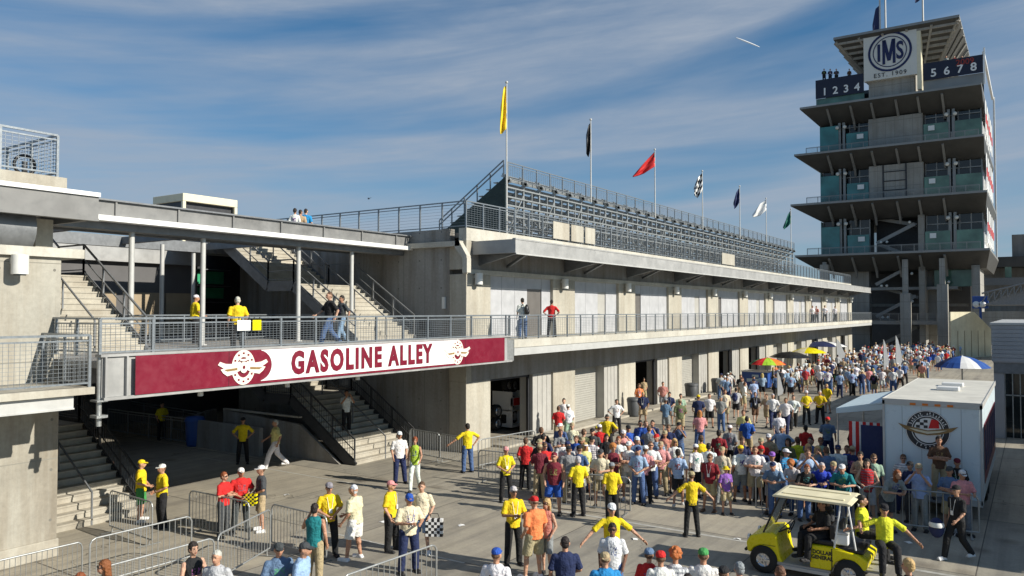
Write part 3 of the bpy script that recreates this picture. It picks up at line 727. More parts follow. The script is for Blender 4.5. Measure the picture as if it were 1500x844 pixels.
m = MB(); m.box(-40, -43, a.y, b.y, zt-.45, zt); m.box(-40, -40.2, a.y, a.y+.2, 9.1, zt-.45); m.box(-40, -40.2, b.y-.2, b.y, 9.1, zt-.45); m.build('housing', M['cream'], T, bevel=.03)
m = MB(); m.box(-40.3, -42.8, a.y+.1, b.y-.1, 9.1, zt-.45); m.build('grille', M['dark'], T)

# curved wall, ramp railing, tunnel barriers and bin in the passage
T = thing('curved_wall', (-28, 18, 0), 'low curved concrete wall in the shade of the passage', 'wall')
m = MB(); a0 = at(300, 650, 2, 0); pts = []
for k in range(9):
    t = k/8; pts.append((a0.x-.2+1.9*math.sin(t*1.6)*0-2.2*t, a0.y-.4*t+2.6*t*t))
for p, q in zip(pts, pts[1:]):
    d = Vector((q[0]-p[0], q[1]-p[1])).normalized(); nn = (-d.y*.1, d.x*.1)
    m.add([(p[0]-nn[0], p[1]-nn[1], 0), (q[0]-nn[0], q[1]-nn[1], 0), (q[0]+nn[0], q[1]+nn[1], 0), (p[0]+nn[0], p[1]+nn[1], 0), (p[0]-nn[0], p[1]-nn[1], 1.15), (q[0]-nn[0], q[1]-nn[1], 1.15), (q[0]+nn[0], q[1]+nn[1], 1.15), (p[0]+nn[0], p[1]+nn[1], 1.15)], [(0, 3, 2, 1), (4, 5, 6, 7), (0, 1, 5, 4), (2, 3, 7, 6), (1, 2, 6, 5), (3, 0, 4, 7)])
m.box(-26.2, -30.5, 20.6, 20.8, 0, 1.15)
m.build('wall_slab', M['concdk'], T)
T = thing('passage_railing', (-27, 16, 0), 'long two rail steel fence in the dark passage', 'railing')
m = MB(); p = at(158, 632, 2, 0); q = at(285, 652, 2, 0); railing(m, (p.x, p.y, 0), (q.x, q.y, 0), 1.1, 1.8, 0, .14, .05, .05, .012)
p2 = at(160, 612, 2, 0); q2 = at(300, 640, 2, 0); railing(m, (p2.x, p2.y, 0), (q2.x, q2.y, 0), 1.1, 2, 0, .14, .05, .05, .012); m.build('rails', M['rail'], T)
M['board'] = paint('dark_board', (.008, .012, .035), .5)
M['redd'] = paint('dark_red_digits', (.28, .03, .02), .5)
# ================================================================ TOWER
TW = thing('observation_tower', (-16, 125, 0), 'tall multi level control tower with overhanging floors and a round logo panel', 'tower')
def plate(name, x0, x1, y0, y1, z, tap=2.2, dz=2.5, edge=.3, t=None):
    m = MB()
    xi0, xi1, yi0, yi1 = t if t else (-26.9, -5.45, 125.2, y1-tap)
    o = [(x0, y0), (x1, y0), (x1, y1), (x0, y1)]; i_ = [(xi0, yi0), (xi1, yi0), (xi1, yi1), (xi0, yi1)]
    vs = [(x, y, z) for x, y in o]+[(x, y, z-edge) for x, y in o]+[(x, y, z-dz) for x, y in i_]
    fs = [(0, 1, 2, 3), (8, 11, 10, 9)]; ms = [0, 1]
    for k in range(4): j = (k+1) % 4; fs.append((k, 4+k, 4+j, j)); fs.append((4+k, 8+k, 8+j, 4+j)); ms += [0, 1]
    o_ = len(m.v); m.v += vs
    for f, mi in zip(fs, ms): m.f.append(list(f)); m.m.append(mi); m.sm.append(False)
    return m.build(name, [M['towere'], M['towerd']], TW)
levels = [(14.3, -29.9, -4.85), (22.05, -30.5, -5.05), (29.6, -29.9, -5.3), (36.6, -29.0, -5.5)]
for (z, x0, x1) in levels:
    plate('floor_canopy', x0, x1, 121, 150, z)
    # curved struts under the canopy
    for x in (-25.2, -22.0, -19.2, -16.0, -13.2, -10.2):
        m = MB(); m.prism([(x-.14, 125.1, z-2.4), (x-.14, 121.7, z-.35), (x-.14, 121.5, z-.75), (x-.14, 124.2, z-2.5), (x-.14, 125.1, z-3.5)], (.28, 0, 0)); m.build('strut', M['towere'], TW)
zr = 46.3
m = plate('roof', -24.1, -7.9, 121, 146, zr, 2.5, 4.6, .35, (-20.5, -11.0, 127.5, 140))
m = MB()
for k in range(7):
    t = (k+.5)/7; m.beam((-24.1+3.6*t, 121.3+6.2*t, zr-.5-4.2*t), (-7.9-3.1*t, 121.3+6.2*t, zr-.5-4.2*t), .28, .5)
for k in range(6):
    t = k/5; m.beam((-23.8+15.6*t, 121.4, zr-.5), (-20.4+9.3*t, 127.4, zr-4.7), .3, .5)
for k in range(6):
    t = k/5; m.beam((-7.95, 122+18*t, zr-.5), (-11.05, 127.5+11*t, zr-4.7), .3, .5); m.beam((-24.05, 122+18*t, zr-.5), (-20.5, 127.5+11*t, zr-4.7), .3, .5)
m.build('roof_beams', M['tower'], TW)
# bodies per level
def level(z0, z1, style):
    h = z1-1.6-z0
    # core
    if style in ('plain', 'framed'):
        m = MB(); m.box(-20.0, -12.9, 124.2, 130, z0, z1-2.4); m.build('core', M['tower'], TW)
        if style == 'framed':
            m = MB()
            for x in (-18.1, -15.1): m.box(x-.1, x+.1, 124.1, 124.2, z0, z1-2.4)
            for k in range(1, 4): m.box(-18.1, -15.1, 124.12, 124.2, z0+k*1.35, z0+k*1.35+.14)
            m.build('core_frame', M['dark'], TW)
    else:
        m = MB(); m.box(-20.0, -12.9, 130, 130.5, z0, z1-2.4); m.build('core_back', M['dark'], TW)
        m = MB(); m.box(-13.7, -12.9, 124.4, 130, z0, z1-2.4); m.build('core_wall', M['tower'], TW)
        m = MB(); m.beam((-19.3, 125.5, z0+1.6), (-14.2, 125.5, z0+4.2), .4, .5); m.beam((-14.2, 127.5, z0+4.2), (-19.3, 127.5, z1-2.3), .4, .5); m.beam((-14.6, 127.5, z0-.6), (-19.3, 127.5, z0+1.6), .4, .5)
        m.build('stair_flight', M['towere'], TW)
    for (xa, xb, mt) in ((-26.8, -20.1, 'tealglass'), (-12.8, -5.7, 'gglass')):
        m = MB(); m.box(xa+.1, xb-.1, 125.6, 146, z0, z1-2.4); m.build('glazing', M['dglass'], TW)
        m = MB(); k = 5
        for i in range(k+1):
            x = xa+.1+(xb-xa-.2)*i/k; m.box(x-.07, x+.07, 125.45, 125.6, z0, z1-2.4)
        m.box(xa+.1, xb-.1, 125.4, 125.44, z0+3.9, z0+4.05); m.build('mullions', M['towere'], TW)
        m = MB(); segs = [(xa, xb)]
        if xa < -20: segs = [(xa, xa+2.6), (xa+3.7, xb)]
        else: segs = [(xa, xa+3.1), (xa+3.9, xb)]
        for i_, (a, b) in enumerate(segs):
            hh = (4.3 if (xa < -20 and i_ == 0) else 2.9)
            m.box(a, b, 124.3, 124.36, z0+.15, z0+hh)
        m.build('glass_screen', M[mt], TW)
    m = MB(); m.box(-26.86, -26.8, 124.3, 146, z0+.15, z1-2.6); m.build('side_glass', M['tealglass'], TW)
    m = MB(); m.box(-5.68, -5.6, 124.3, 146, z0+.1, z0+2.4); m.build('side_screen', M['white'], TW)
    for x in (-23.8, -9.4):
        m = MB(); m.box(x-.45, x-.1, 124.45, 124.9, z0, z1-2.3); m.box(x+.15, x+.5, 124.45, 124.9, z0, z1-2.3); m.build('column', M['towere'], TW)
        for s in (-.5, .55):
            m = MB(); m.ell((x+s, 124.0, z1-3.1), .28, .28, .28, 10, 8); m.build('globe_lamp', M['lamp'], TW)
    m = MB(); railing(m, (-28.5, 122.6, z0), (-6, 122.6, z0), 1.05, 1.6, 4, 0, .08, .07, .03); m.build('terrace_railing', M['towere'], TW)
    for (x, w) in ((-21.6, .9), (-12.2, .8)):
        m = MB(); m.box(x, x+w, 124.1, 124.2, z0+1.9, z0+2.6); m.build('notice', M['white'], TW)
level(14.3, 22.05, 'open'); level(22.05, 29.6, 'framed'); level(29.6, 36.6, 'plain')
# right side banners, red and white
for z in (15, 22.6, 30):
    for k in range(5):
        m = MB(); y = 125+k*4.4; m.box(-5.3, -5.24, y, y+2.2, z+.3, z+5.2, 0); m.box(-5.24, -5.2, y+.3, y+1.9, z+2, z+3.2, 1); m.build('side_banner', [M['white'], M['red']], TW)
m = MB(); m.box(-5.2, -4.95, 149.2, 149.9, 14, 41); m.box(-5.4, -5.1, 122, 149.5, 40.6, 41.0); m.box(-5.25, -5.05, 121.9, 122.15, 36.6, 41.5); m.build('sunlit_edge', M['white'], TW)  # white strips paint sunlight onto the tower's right side edges
# top: core, logo panel and number boards
m = MB(); m.box(-19.6, -13.6, 122.4, 133, 36.6, 45.4); m.build('head_core', M['tower'], TW)
LP = MB(); LP.box(-20.1, -13.2, 121.6, 122.39, 39.2, 46.35)
LPo = LP.build('logo_panel', M['towersign'], TW)
m = MB(); m.box(-13.2, -12.7, 121.62, 123.6, 37.0, 46.3); m.build('panel_side', M['cream'], TW)
cx, cz = -16.65, 43.0
def rg(r0, r1, y):
    m = MB(); n = 48
    for k in range(n):
        a, b = 2*math.pi*k/n, 2*math.pi*(k+1)/n
        q = [(cx+r*math.cos(t), y, cz+r*math.sin(t)) for r, t in ((r0, a), (r1, a), (r1, b), (r0, b))]
        m.add(q+[(p[0], y-.03, p[2]) for p in q], [(0, 1, 2, 3), (7, 6, 5, 4), (0, 4, 5, 1), (2, 6, 7, 3), (1, 5, 6, 2), (3, 7, 4, 0)])
    return m
m = rg(2.55, 2.85, 121.58); m2 = rg(2.1, 2.22, 121.58); m.v += m2.v; o = len(m2.v); m.f += [[i+o for i in f] for f in m2.f]; m.m += m2.m; m.sm += m2.sm
m.build('logo_ring', M['navy'], LPo)
m = MB()
for a, b in (((-.78, -1.75), (-.78, 1.75)), ((.56, -1.75), (.56, 1.75))): m.beam((cx+a[0], 121.56, cz+a[1]), (cx+b[0], 121.56, cz+b[1]), .36, .03, up=(0, 1, 0))
m.prism([(cx+a, 121.565, cz+b) for a, b in ((-.96, 1.75), (-.5, 1.75), (-.11, -.2), (.28, 1.75), (.74, 1.75), (.1, -1.3), (-.32, -1.3))], (0, -.02, 0))
m.build('logo_letter', M['navy'], LPo)
for s, x, w_, h_ in (('I', -1.42, .36, 2.5), ('S', 1.32, .95, 2.6)):
    put_text('logo_letter', s, LPo, 3, (cx+x, 121.56, cz), (1, 0, 0), (0, 0, 1), M['navy'], fit=(w_, h_), off=(.025 if s == 'M' else .07), ext=.02)
put_text('date_line', 'EST. 1909', LPo, .85, (cx, 121.56, 39.75), (1, 0, 0), (0, 0, 1), M['dark'], ext=.02, space=1.25)
for (xa, xb, s, x0, dx) in ((-26.9, -20.2, '1234', -25.6, 1.5), (-12.5, -5.3, '5678', -11.2, 1.6)):
    m = MB(); z0 = 37.8 if xa < -20 else 38.2; hb = 2.8 if xa < -20 else 2.4
    m.box(xa, xb, 122.0, 122.15, z0, z0+hb); bd = m.build('number_board', M['board'], TW)
    m = MB(); m.box(xa, xb, 122.3, 122.4, 36.6, z0); m.build('guard_panel', M['towere'] if xa > -20 else M['gglass'], TW)
    for k, ch in enumerate(s): put_text('digit', ch, bd, 1.55, (x0+k*dx, 121.97, z0+.85), (1, 0, 0), (0, 0, 1), M['white'], off=.03, ext=.02)
    if xa > -20: put_text('year', '2009', bd, 1.1, (-7.4, 121.96, z0+1.75), (1, 0, 0), (0, 0, 1), M['redd'], off=.02, ext=.02)
    m = MB(); m.box(xa+.2, xb-.2, 128, 128.2, 36.6, 39.6); m.build('head_glazing', M['dglass'], TW)
for (px, fc) in ((1289, 'navy'), (1297, None), (1352, 'navy')):
    c = at(px, 30, 1, 124); m = MB(); m.tube((c.x, 124, zr), (c.x, 124, zr+9), .14, .1, n=8); po = m.build('mast', M['steelw'], TW)
    if fc:
        f = flag_mesh([(0, -4.2, 0), (.6, -4.6, -.6), (1.0, -4.8, -2.8)], wave=.15).build('flag', M[fc], po, world=False)
        f.location = (c.x+16, -1, zr+(4.6 if px < 1300 else 8.5)); f.rotation_euler = (0, 0, rad(195))
# open base of the tower
for (x0, x1, zt, mt) in ((-15.8, -14.5, 8.4, 'tower'), (-11.2, -9.9, 9.6, 'tower'), (-26.5, -25.4, 12.8, 'tower')):
    m = MB(); m.box(x0, x1, 121.6, 122.8, 0, zt); m.box(x0+.3, x1-.3, 121.9, 122.5, zt, 13.2); m.build('pillar', M[mt], TW)
m = MB(); m.box(-26, -8, 136, 136.5, 0, 13); m.build('base_back', M['darkwall'], TW)
m = MB(); m.box(-23, -8, 130, 131, 6.6, 7.0); m.box(-24, -20.5, 126, 128, 0, 12.5); m.box(-10.8, -7.6, 129, 130, 0, 4.0); m.build('base_wall', M['tower'], TW)
m = MB(); m.box(-13.7, -12.9, 124.4, 134, 0, 13); m.box(-7.2, -6.2, 124.4, 134, 5.8, 13); m.box(-12.9, -11.8, 128, 134, 0, 13); m.build('base_wall', M['tower'], TW)
m = MB(); m.box(-12, -7.2, 127, 127.2, 9.4, 12.6); m.build('base_glass', M['gglass'], TW)
m = MB(); m.box(-23, -9, 123, 130, 4.0, 4.5); m.box(-22, -9, 126, 133, 9.0, 9.4); m.build('base_deck', M['towere'], TW)
m = MB(); railing(m, (-21, 123.1, 4.5), (-9, 123.1, 4.5), 1.05, 1.2, 4, 0, .07, .06, .03); m.build('base_railing', M['towere'], TW)
m = MB()
for z in (0, 4.5, 9.2): m.beam((-19.5, 125.5, z+.6), (-14.2, 125.5, z+3.6), .4, .45); m.beam((-14.2, 128, z+3.4), (-19.5, 128, z+5), .4, .45)
m.build('stair_flight', M['towere'], TW)
for (x, z) in ((-18.6, 13.0), (-17.8, 13.0), (-14.6, 11.3), (-18.6, 9.6), (-17.9, 9.6), (-14.6, 7.3), (-18.5, 5.0), (-17.8, 5.0), (-10, 10), (-18.6, 20.2), (-17.8, 20.2), (-18.6, 16.0), (-17.8, 16.0), (-14.8, 18.7)):
    m = MB(); m.ell((x, 124.6, z), .2, .2, .2, 8, 6); m.build('globe_lamp', M['lamp'], TW)

# cream wall at the tower foot, turned towards the sun
M['creamwall'] = concrete('cream_cladding', (.62, .58, .42), .12)
CW = thing('cream_wall', (-7.5, 118, 0), 'cream panelled wall with a slanted end standing at the foot of the tower', 'wall')
c0 = at(1393, 500, 1, 112); c1 = at(1452, 500, 1, 119); c2 = at(1428, 500, 1, 116)
z1 = 5.8
m = MB(); m.prism([(c0.x, c0.y, 0), (c0.x, c0.y, z1), (c2.x, c2.y, z1), (c1.x, c1.y, 3.6), (c1.x, c1.y, 0)], (-.25, .35, 0)); m.build('slab', M['creamwall'], CW)
m = MB()
for k in range(1, 6):
    t = k/6; x = c0.x+(c1.x-c0.x)*t; y = c0.y+(c1.y-c0.y)*t; m.beam((x+.02, y-.03, .1), (x+.02, y-.03, 3.4), .05, .05)
m.build('joints', M['tan'], CW)

# low ribbed building, right edge
RB = thing('ribbed_building', (-1.6, 43, 0), 'low grey ribbed building with tall dark glazing at the right edge', 'building')
m = MB()
for k in range(9): m.box(-1.72, 8, 42.8, 60, 3.55+k*.19, 3.55+k*.19+.165)
m.box(-1.68, 8, 42.84, 60, 3.5, 5.26); m.build('fascia', M['corr'], RB)
m = MB(); m.box(-1.78, 8, 42.74, 60, 5.26, 5.36); m.build('coping', M['steelw'], RB)
m = MB(); m.box(-1.66, 8, 42.9, 60, 3.0, 3.5); m.build('dark_band', M['galvd'], RB)
m = MB(); m.box(-1.4, 8, 43.3, 60, 0, 3.0); m.build('glazing', M['dglass'], RB)
m = MB(); m.box(-1.66, -1.25, 42.95, 43.4, 0, 3.0); m.box(-.4, 1.6, 43.1, 43.3, .55, 2.98); m.box(-.4, 8, 43.0, 43.3, 0, .5); m.build('wall_panels', M['corr'], RB)
m = MB()
for k in range(4): m.box(-1.25+k*.3, -1.21+k*.3, 43.2, 43.3, 0, 3.0)
m.box(-1.25, -.4, 43.2, 43.3, 1.95, 2.0); m.build('mullions', M['galv'], RB)

# unseen building added past the right edge to throw shade on the street
RG = thing('shade_building', (2.5, 30, 0), 'unseen low grey building added to shade the right side of the street', 'building')
m = MB(); m.box(2.2, 7, 22.5, 40.5, 0, 4.3); m.build('wall', M['corr'], RG)
m = MB(); m.box(2.0, 7.2, 22.3, 40.7, 4.3, 4.45); m.build('roof', M['steelw'], RG)
for k in range(3):
    m = MB(); m.box(2.15, 2.19, 24+k*5.6, 27.6+k*5.6, 0, 3.0); m.build('added_door', M['roller'], RG)

# far grandstand right of the tower
FG = thing('far_grandstand', (-2, 165, 0), 'distant dark roofed grandstand behind the tower at the right edge', 'grandstand')
def zz(px, py, Y): return at(px, py, 1, Y)
a = zz(1418, 378, 165); b = zz(1512, 390, 165)
m = MB(); m.box(a.x, b.x+20, 165, 180, b.z, a.z); m.build('roof', M['towerd'], FG)
a = zz(1418, 408, 165); b = zz(1512, 417, 165); m = MB(); m.box(a.x, b.x+20, 165, 166, b.z, a.z); m.build('deck_edge', M['galvd'], FG)
a = zz(1418, 391, 165); b = zz(1512, 407, 165)
m = MB(); m.box(a.x, b.x+20, 170, 171, 3, a.z); m.build('rear_wall', M['concdk'], FG)
for k in range(9): x = a.x+2+k*4.2; m = MB(); m.box(x-.5, x+.5, 165.2, 166, b.z, a.z); m.build('window_bay', M['gglass'], FG)
a = zz(1418, 440, 164); b = zz(1512, 456, 164)
m = MB(); m.box(a.x, b.x+20, 164, 165, b.z-5.5, b.z); m.build('lower_wall', M['tower'], FG)
a = zz(1482, 344, 168); b = zz(1512, 378, 168); m = MB(); m.box(a.x, b.x+8, 168, 176, b.z-.6, a.z); m.build('plant_room', M['lintel'], FG)
BRF = thing('tilted_canopy', (-2, 110, 7), 'dark curved canopy with a tubular truss at the right edge before the tower', 'canopy')
p0 = zz(1440, 447, 112); p1 = zz(1475, 432, 112); p2 = zz(1515, 424, 112)
m = MB(); m.prism([tuple(p0), tuple(p1), tuple(p2), (p2.x+8, 112, p2.z), (p2.x+8, 112, p0.z), (p2.x, 112, p0.z)], (0, 10, 0)); m.build('shell', M['galvd'], BRF)
m = MB(); q0 = zz(1438, 430, 111.5); q1 = zz(1515, 412, 111.5)
for k in range(8):
    t = k/8; t2 = (k+1)/8; A = q0.lerp(q1, t); B = q0.lerp(q1, t2); m.tube(A, B, .12, n=6); m.tube(B, B-V(0, 0, 1.1), .08, n=6); m.tube(A-V(0, 0, 1.1), B, .07, n=6)
m.build('truss', M['galvd'], BRF)
m = MB(); m.box(p2.x+1, p2.x+2, 113, 114, 0, p0.z); m.build('leg', M['galvd'], BRF)
a = zz(1424, 434, 119); b = zz(1448, 452, 119)
T = thing('hanging_sign', (a.x, 119, b.z), 'small deep blue box sign with two white ovals near the tower foot', 'sign')
m = MB(); m.box(a.x, b.x, 119, 119.6, b.z, a.z); m.box((a.x+b.x)/2-.15, (a.x+b.x)/2+.15, 119.2, 119.5, 0, b.z); m.build('box', M['blue'], T, bevel=.05)
for px in (1430, 1439):
    c = zz(px, 446, 118.98); m = MB(); m.lathe((c.x, 118.99, c.z), [(0, -.04), (.42, -.04), (.42, 0)], 20, axis='y'); m.build('oval', M['white'], T)

c = at(1095, 62, 1, 3000)
m = MB(); m.ell((0, 0, 0), 52, 3.5, 3.0, 20, 8); o = m.build('contrail', M['white']); o.location = c; o.rotation_euler = (0, rad(22), rad(34)); o['kind'] = 'stuff'
# helicopter far away, contrail
T = thing('helicopter', (0, 0, 0), 'tiny dark helicopter hovering far away in the sky above the roof railing', 'helicopter')
c = at(540, 291, 1, 330)
m = MB(); m.ell((0, 0, 0), 2.4, 1.1, 1.2, 14, 10); m.tube((1.5, 0, .3), (6, 0, .8), .4, .15); m.box(5.5, 6.2, -.1, .1, .6, 2.0); m.box(-1.5, 1.4, -1.1, -1.0, -1.7, -1.6); m.box(-1.5, 1.4, 1.0, 1.1, -1.7, -1.6)
for s in (-1, 1): m.tube((-.8, s*.8, -.8), (-.8, s*1.05, -1.65), .06); m.tube((.8, s*.8, -.8), (.8, s*1.05, -1.65), .06)
m.build('fuselage', M['dark'], T, world=False)
m = MB(); m.tube((0, 0, 1.1), (0, 0, 1.6), .12); m.box(-4, 4, -.12, .12, 1.6, 1.65); m.box(-.12, .12, -4, 4, 1.6, 1.65); m.build('rotor', M['dark'], T, world=False)
T.location = c; T.scale = (.38, .38, .38)
T.scale = (1, 1, 1); T.location = at(540, 291, 1, 1000)
# ================================================================ PROPS
# crowd barriers
def make_barrier():
    T = thing('crowd_barrier', (0, 0, 0), 'x', 'barrier', 'steel crowd barriers around the street')
    m = MB(); L = 2.3; h = 1.1; r = .02
    pts = [(-L/2, 0, .16), (-L/2, 0, h-.12), (-L/2+.04, 0, h-.04), (-L/2+.12, 0, h), (L/2-.12, 0, h), (L/2-.04, 0, h-.04), (L/2, 0, h-.12), (L/2, 0, .16), (-L/2, 0, .16)]
    m.path(pts, r, 8); m.build('frame', M['galv'], T, world=False)
    m = MB()
    for k in range(1, 17): x = -L/2+L*k/17; m.tube((x, 0, .16), (x, 0, h-.01), .0085, n=6)
    m.build('bars', M['galv'], T, world=False)
    for x in (-L/2+.15, L/2-.15):
        m = MB(); m.beam((x, -.3, .02), (x, .3, .02), .05, .015); m.tube((x, 0, .02), (x, 0, .18), .018, n=6); m.build('foot', M['galv'], T, world=False)
    return T
BARR = make_barrier(); first = [True]
def barrier_run(p, q, where, n=None):
    """p, q: pixels of the top rail ends"""
    a = at(*p, 2, 1.1); b = at(*q, 2, 1.1); d = b-a; L = d.length; n = n or max(1, round(L/2.36))
    ang = math.atan2(d.y, d.x)
    for k in range(n):
        c = a+d*((k+.5)/n)
        o = BARR if first[0] else copy_tree(BARR); first[0] = False
        o.location = (c.x, c.y, 0); o.rotation_euler = (0, 0, ang+R.uniform(-.015, .015)); s = (L/n)/2.36; o.scale = (s, 1, 1)
        w = where
        if n > 1: w = where.replace('{}', ['first', 'second', 'third', 'fourth', 'fifth', 'sixth', 'seventh', 'eighth'][k])
        o['label'] = 'steel crowd barrier ' + w
barrier_run((-12, 824), (122, 793), '{} from the left, under the left concrete wall')
barrier_run((130, 791), (282, 755), '{} in the diagonal run near the left stair foot')
barrier_run((277, 718), (366, 736), 'in front of the woman in the red shirt', 1)
barrier_run((150, 832), (315, 787), '{} from the left in the lower diagonal run')
barrier_run((318, 784), (397, 745), 'rising beside the dark haired man in grey', 1)
barrier_run((397, 738), (480, 757), 'behind the woman in the teal top', 1)
barrier_run((500, 846), (640, 796), '{} in the short run at bottom centre')
barrier_run((600, 628), (692, 643), '{} in the shade by the right stair foot')
barrier_run((700, 659), (790, 668), '{} behind the guard standing with folded hands')
barrier_run((700, 645), (784, 630), 'standing before the open garage with racing gear')
barrier_run((800, 690), (925, 700), '{} in the run behind the yellow shirted guards')
barrier_run((1105, 696), (1262, 711), '{} in the run lined with leaning spectators')
barrier_run((1262, 711), (1436, 727), '{} in the run in front of the white trailer')
barrier_run((225, 736), (160, 718), 'crossing the foot of the left stairs', 1)

# bins
def bin_(px, py, s, lab, mt, r=.32, h=1.0):
    c = at(px, py, 2, 0); T = thing('litter_bin', (c.x, c.y, 0), lab, 'bin')
    m = MB(); m.lathe((0, 0, 0), [(0, 0), (r*.8, 0), (r*.86, h*.1), (r, h*.82), (r*.97, h*.84), (r*.97, h*.86)], 20); m.build('body', M[mt], T, world=False)
    m = MB(); m.lathe((0, 0, 0), [(r*1.06, h*.84), (r*1.08, h*.9), (r*.9, h), (0, h*1.03)], 20); m.build('lid', M[mt], T, world=False)
    m = MB()
    for a in (0, math.pi): m.tube((math.cos(a)*r*1.0, math.sin(a)*r*1.0-.08, h*.78), (math.cos(a)*r*1.0, math.sin(a)*r+.08, h*.78), .02)
    m.build('handle', M[mt], T, world=False)
    T.scale = (s,)*3
bin_(928, 610, 1.0, 'dark grey litter bin against the column right of the second garage door', 'grey', .36, 1.05)
bin_(1050, 577, 1.0, 'dark litter bin by the column near the third open garage', 'grey', .38, 1.1)
bin_(1013, 583, 1.0, 'dark litter bin in front of the pale closed roller door', 'grey', .45, 1.0)
bin_(285, 653, 1.1, 'tall blue litter bin in the shaded passage', 'blue', .36, 1.15)

# gear inside the first garage
c = V(FX-2.4, at(744, 600, 0, FX-2.4).y, 0)
T = thing('tyre_trolley', (c.x, c.y, 0), 'pale trolley stacked with racing wheels in the first open garage', 'trolley')
m = MB(); m.box(-.6, .6, -.5, .5, .15, .25); m.box(-.6, .6, -.5, -.45, .25, 1.9); m.box(-.6, .6, .45, .5, .25, 1.9); m.box(-.6, .6, -.5, .5, .95, 1.0); m.box(.5, .6, -.5, .5, 1.2, 1.6); m.build('frame', M['white'], T, world=False)
m = MB(); m.box(.601, .62, -.4, .4, 1.22, 1.58); m.build('front_plate', M['red'], T, world=False)
for (y, z) in ((-.25, .55), (.25, .6), (0, 1.35), (-.2, 2.2), (.3, 2.15), (-1.2, .4), (-1.2, 1.0), (1.3, .4)):
    m = MB(); m.lathe((.1, y, z), [(.1, -.15), (.32, -.15), (.34, -.08), (.34, .08), (.32, .15), (.1, .15)], 20, axis='x'); w = m.build('wheel', M['tyre'], T, world=False)
    m = MB(); m.lathe((.1, y, z), [(0, .16), (.2, .16), (.22, .12)], 16, axis='x'); m.build('rim', M['chrome'], w, world=False)
T = thing('tool_cabinet', (FX-2.8, at(948, 560, 0, FX-2.8).y, 0), 'dark cabinet with pale shelves inside the second open garage', 'cabinet')
m = MB(); m.box(-.5, .5, -1, 1, 0, 1.9); m.build('case', M['grey'], T, world=False)
for z in (.5, 1.0, 1.5):
    m = MB(); m.box(.5, .52, -.9, .9, z, z+.36); m.build('drawer', M['galvd'], T, world=False)
c = V(FX-2.2, at(1060, 540, 0, FX-2.2).y, 0)
T = thing('race_car_stand', (c.x, c.y, 0), 'raised dark single seat racing car showing in the third open garage', 'racing car')
m = MB(); m.ell((0, 0, .9), .5, 2.0, .35, 14, 10); m.box(-.9, .9, -2.2, -1.8, .7, .76); m.box(-.8, .8, 1.7, 2.1, 1.2, 1.5); m.build('body', M['navy'], T, world=False)
for (x, y) in ((-.75, -1.3), (.75, -1.3), (-.75, 1.4), (.75, 1.4)):
    m = MB(); m.lathe((x, y, .75), [(0, -.17), (.33, -.17), (.34, 0), (.33, .17), (0, .17)], 18, axis='x'); m.build('wheel', M['tyre'], T, world=False)
m = MB(); m.box(-.5, .5, -1.5, 1.5, 0, .5); m.build('stand', M['galvd'], T, world=False)

# umbrellas and canopies in the far crowd
def umbrella(px, py, z, r, mats, lab, segs=8, pole=.03, hh=.5):
    c = at(px, py, 2, z); T = thing('parasol', (c.x, c.y, 0), lab, 'parasol', 'parasols over the far crowd')
    m = MB(); n = segs*3
    prof = [(0, 0), (r*.4, -.09*hh*2), (r*.75, -.28*hh*2), (r, -.5*hh*2)]
    for k in range(n):
        a, b = 2*math.pi*k/n, 2*math.pi*(k+1)/n; mi = (k//3) % len(mats)
        for (r0, z0), (r1, z1) in zip(prof, prof[1:]):
            q = [(r0*math.cos(a), r0*math.sin(a), z+z0), (r1*math.cos(a), r1*math.sin(a), z+z1), (r1*math.cos(b), r1*math.sin(b), z+z1), (r0*math.cos(b), r0*math.sin(b), z+z0)]
            m.add(q, [(0, 1, 2, 3)] if r0 else [(0, 1, 2)], mi)
    o = m.build('canopy', [M[k] for k in mats], T, world=False); s = o.modifiers.new('thickness', 'SOLIDIFY'); s.thickness = .012
    m = MB(); m.tube((0, 0, 0), (0, 0, z+.05), pole); m.build('pole', M['galv'], T, world=False)
    m = MB(); m.lathe((0, 0, 0), [(0, 0), (.28, 0), (.28, .06), (.06, .1)], 14); m.build('base', M['grey'], T, world=False)
umbrella(1124, 524, 2.35, 1.35, ['red', 'lime', 'orange', 'white', 'greenm'], 'open parasol in red, lime and orange over the blue stall')
umbrella(1157, 515, 2.4, 1.7, ['black'], 'black open parasol beside the yellow parasol')
umbrella(1184, 509, 2.45, 1.6, ['yellow', 'yellow', 'cream'], 'bright yellow open parasol in the far crowd')
umbrella(1206, 500, 2.7, 2.4, ['navy', 'navy', 'navy', 'white'], 'large navy parasol with white stripe in the far crowd')
umbrella(1409, 521, 2.8, 1.75, ['navy', 'blue', 'white', 'blue'], 'blue and white pyramid canopy behind the white trailer', 8, .05, .8)
c = at(1112, 568, 2, 0)
T = thing('blue_stall', (c.x, c.y, 0), 'blue wrapped merchandise stall near the pit garages', 'stall')
m = MB(); m.box(-1.1, .9, -.8, .8, .1, 1.25); m.build('counter', M['blue'], T, world=False, bevel=.04)
m = MB(); m.box(-1.15, .95, -.85, .85, 1.25, 1.32); m.build('counter_top', M['white'], T, world=False)
m = MB(); m.box(-.7, .5, -.83, -.802, .5, .75); m.box(-.3, .2, -.83, -.802, .85, 1.05); m.build('graphic', M['skyblue'], T, world=False)
for x in (-.9, .7):
    m = MB(); m.lathe((x, -.6, .14), [(0, -.06), (.14, -.06), (.14, .06), (0, .06)], 12, axis='y'); m.build('wheel', M['tyre'], T, world=False)
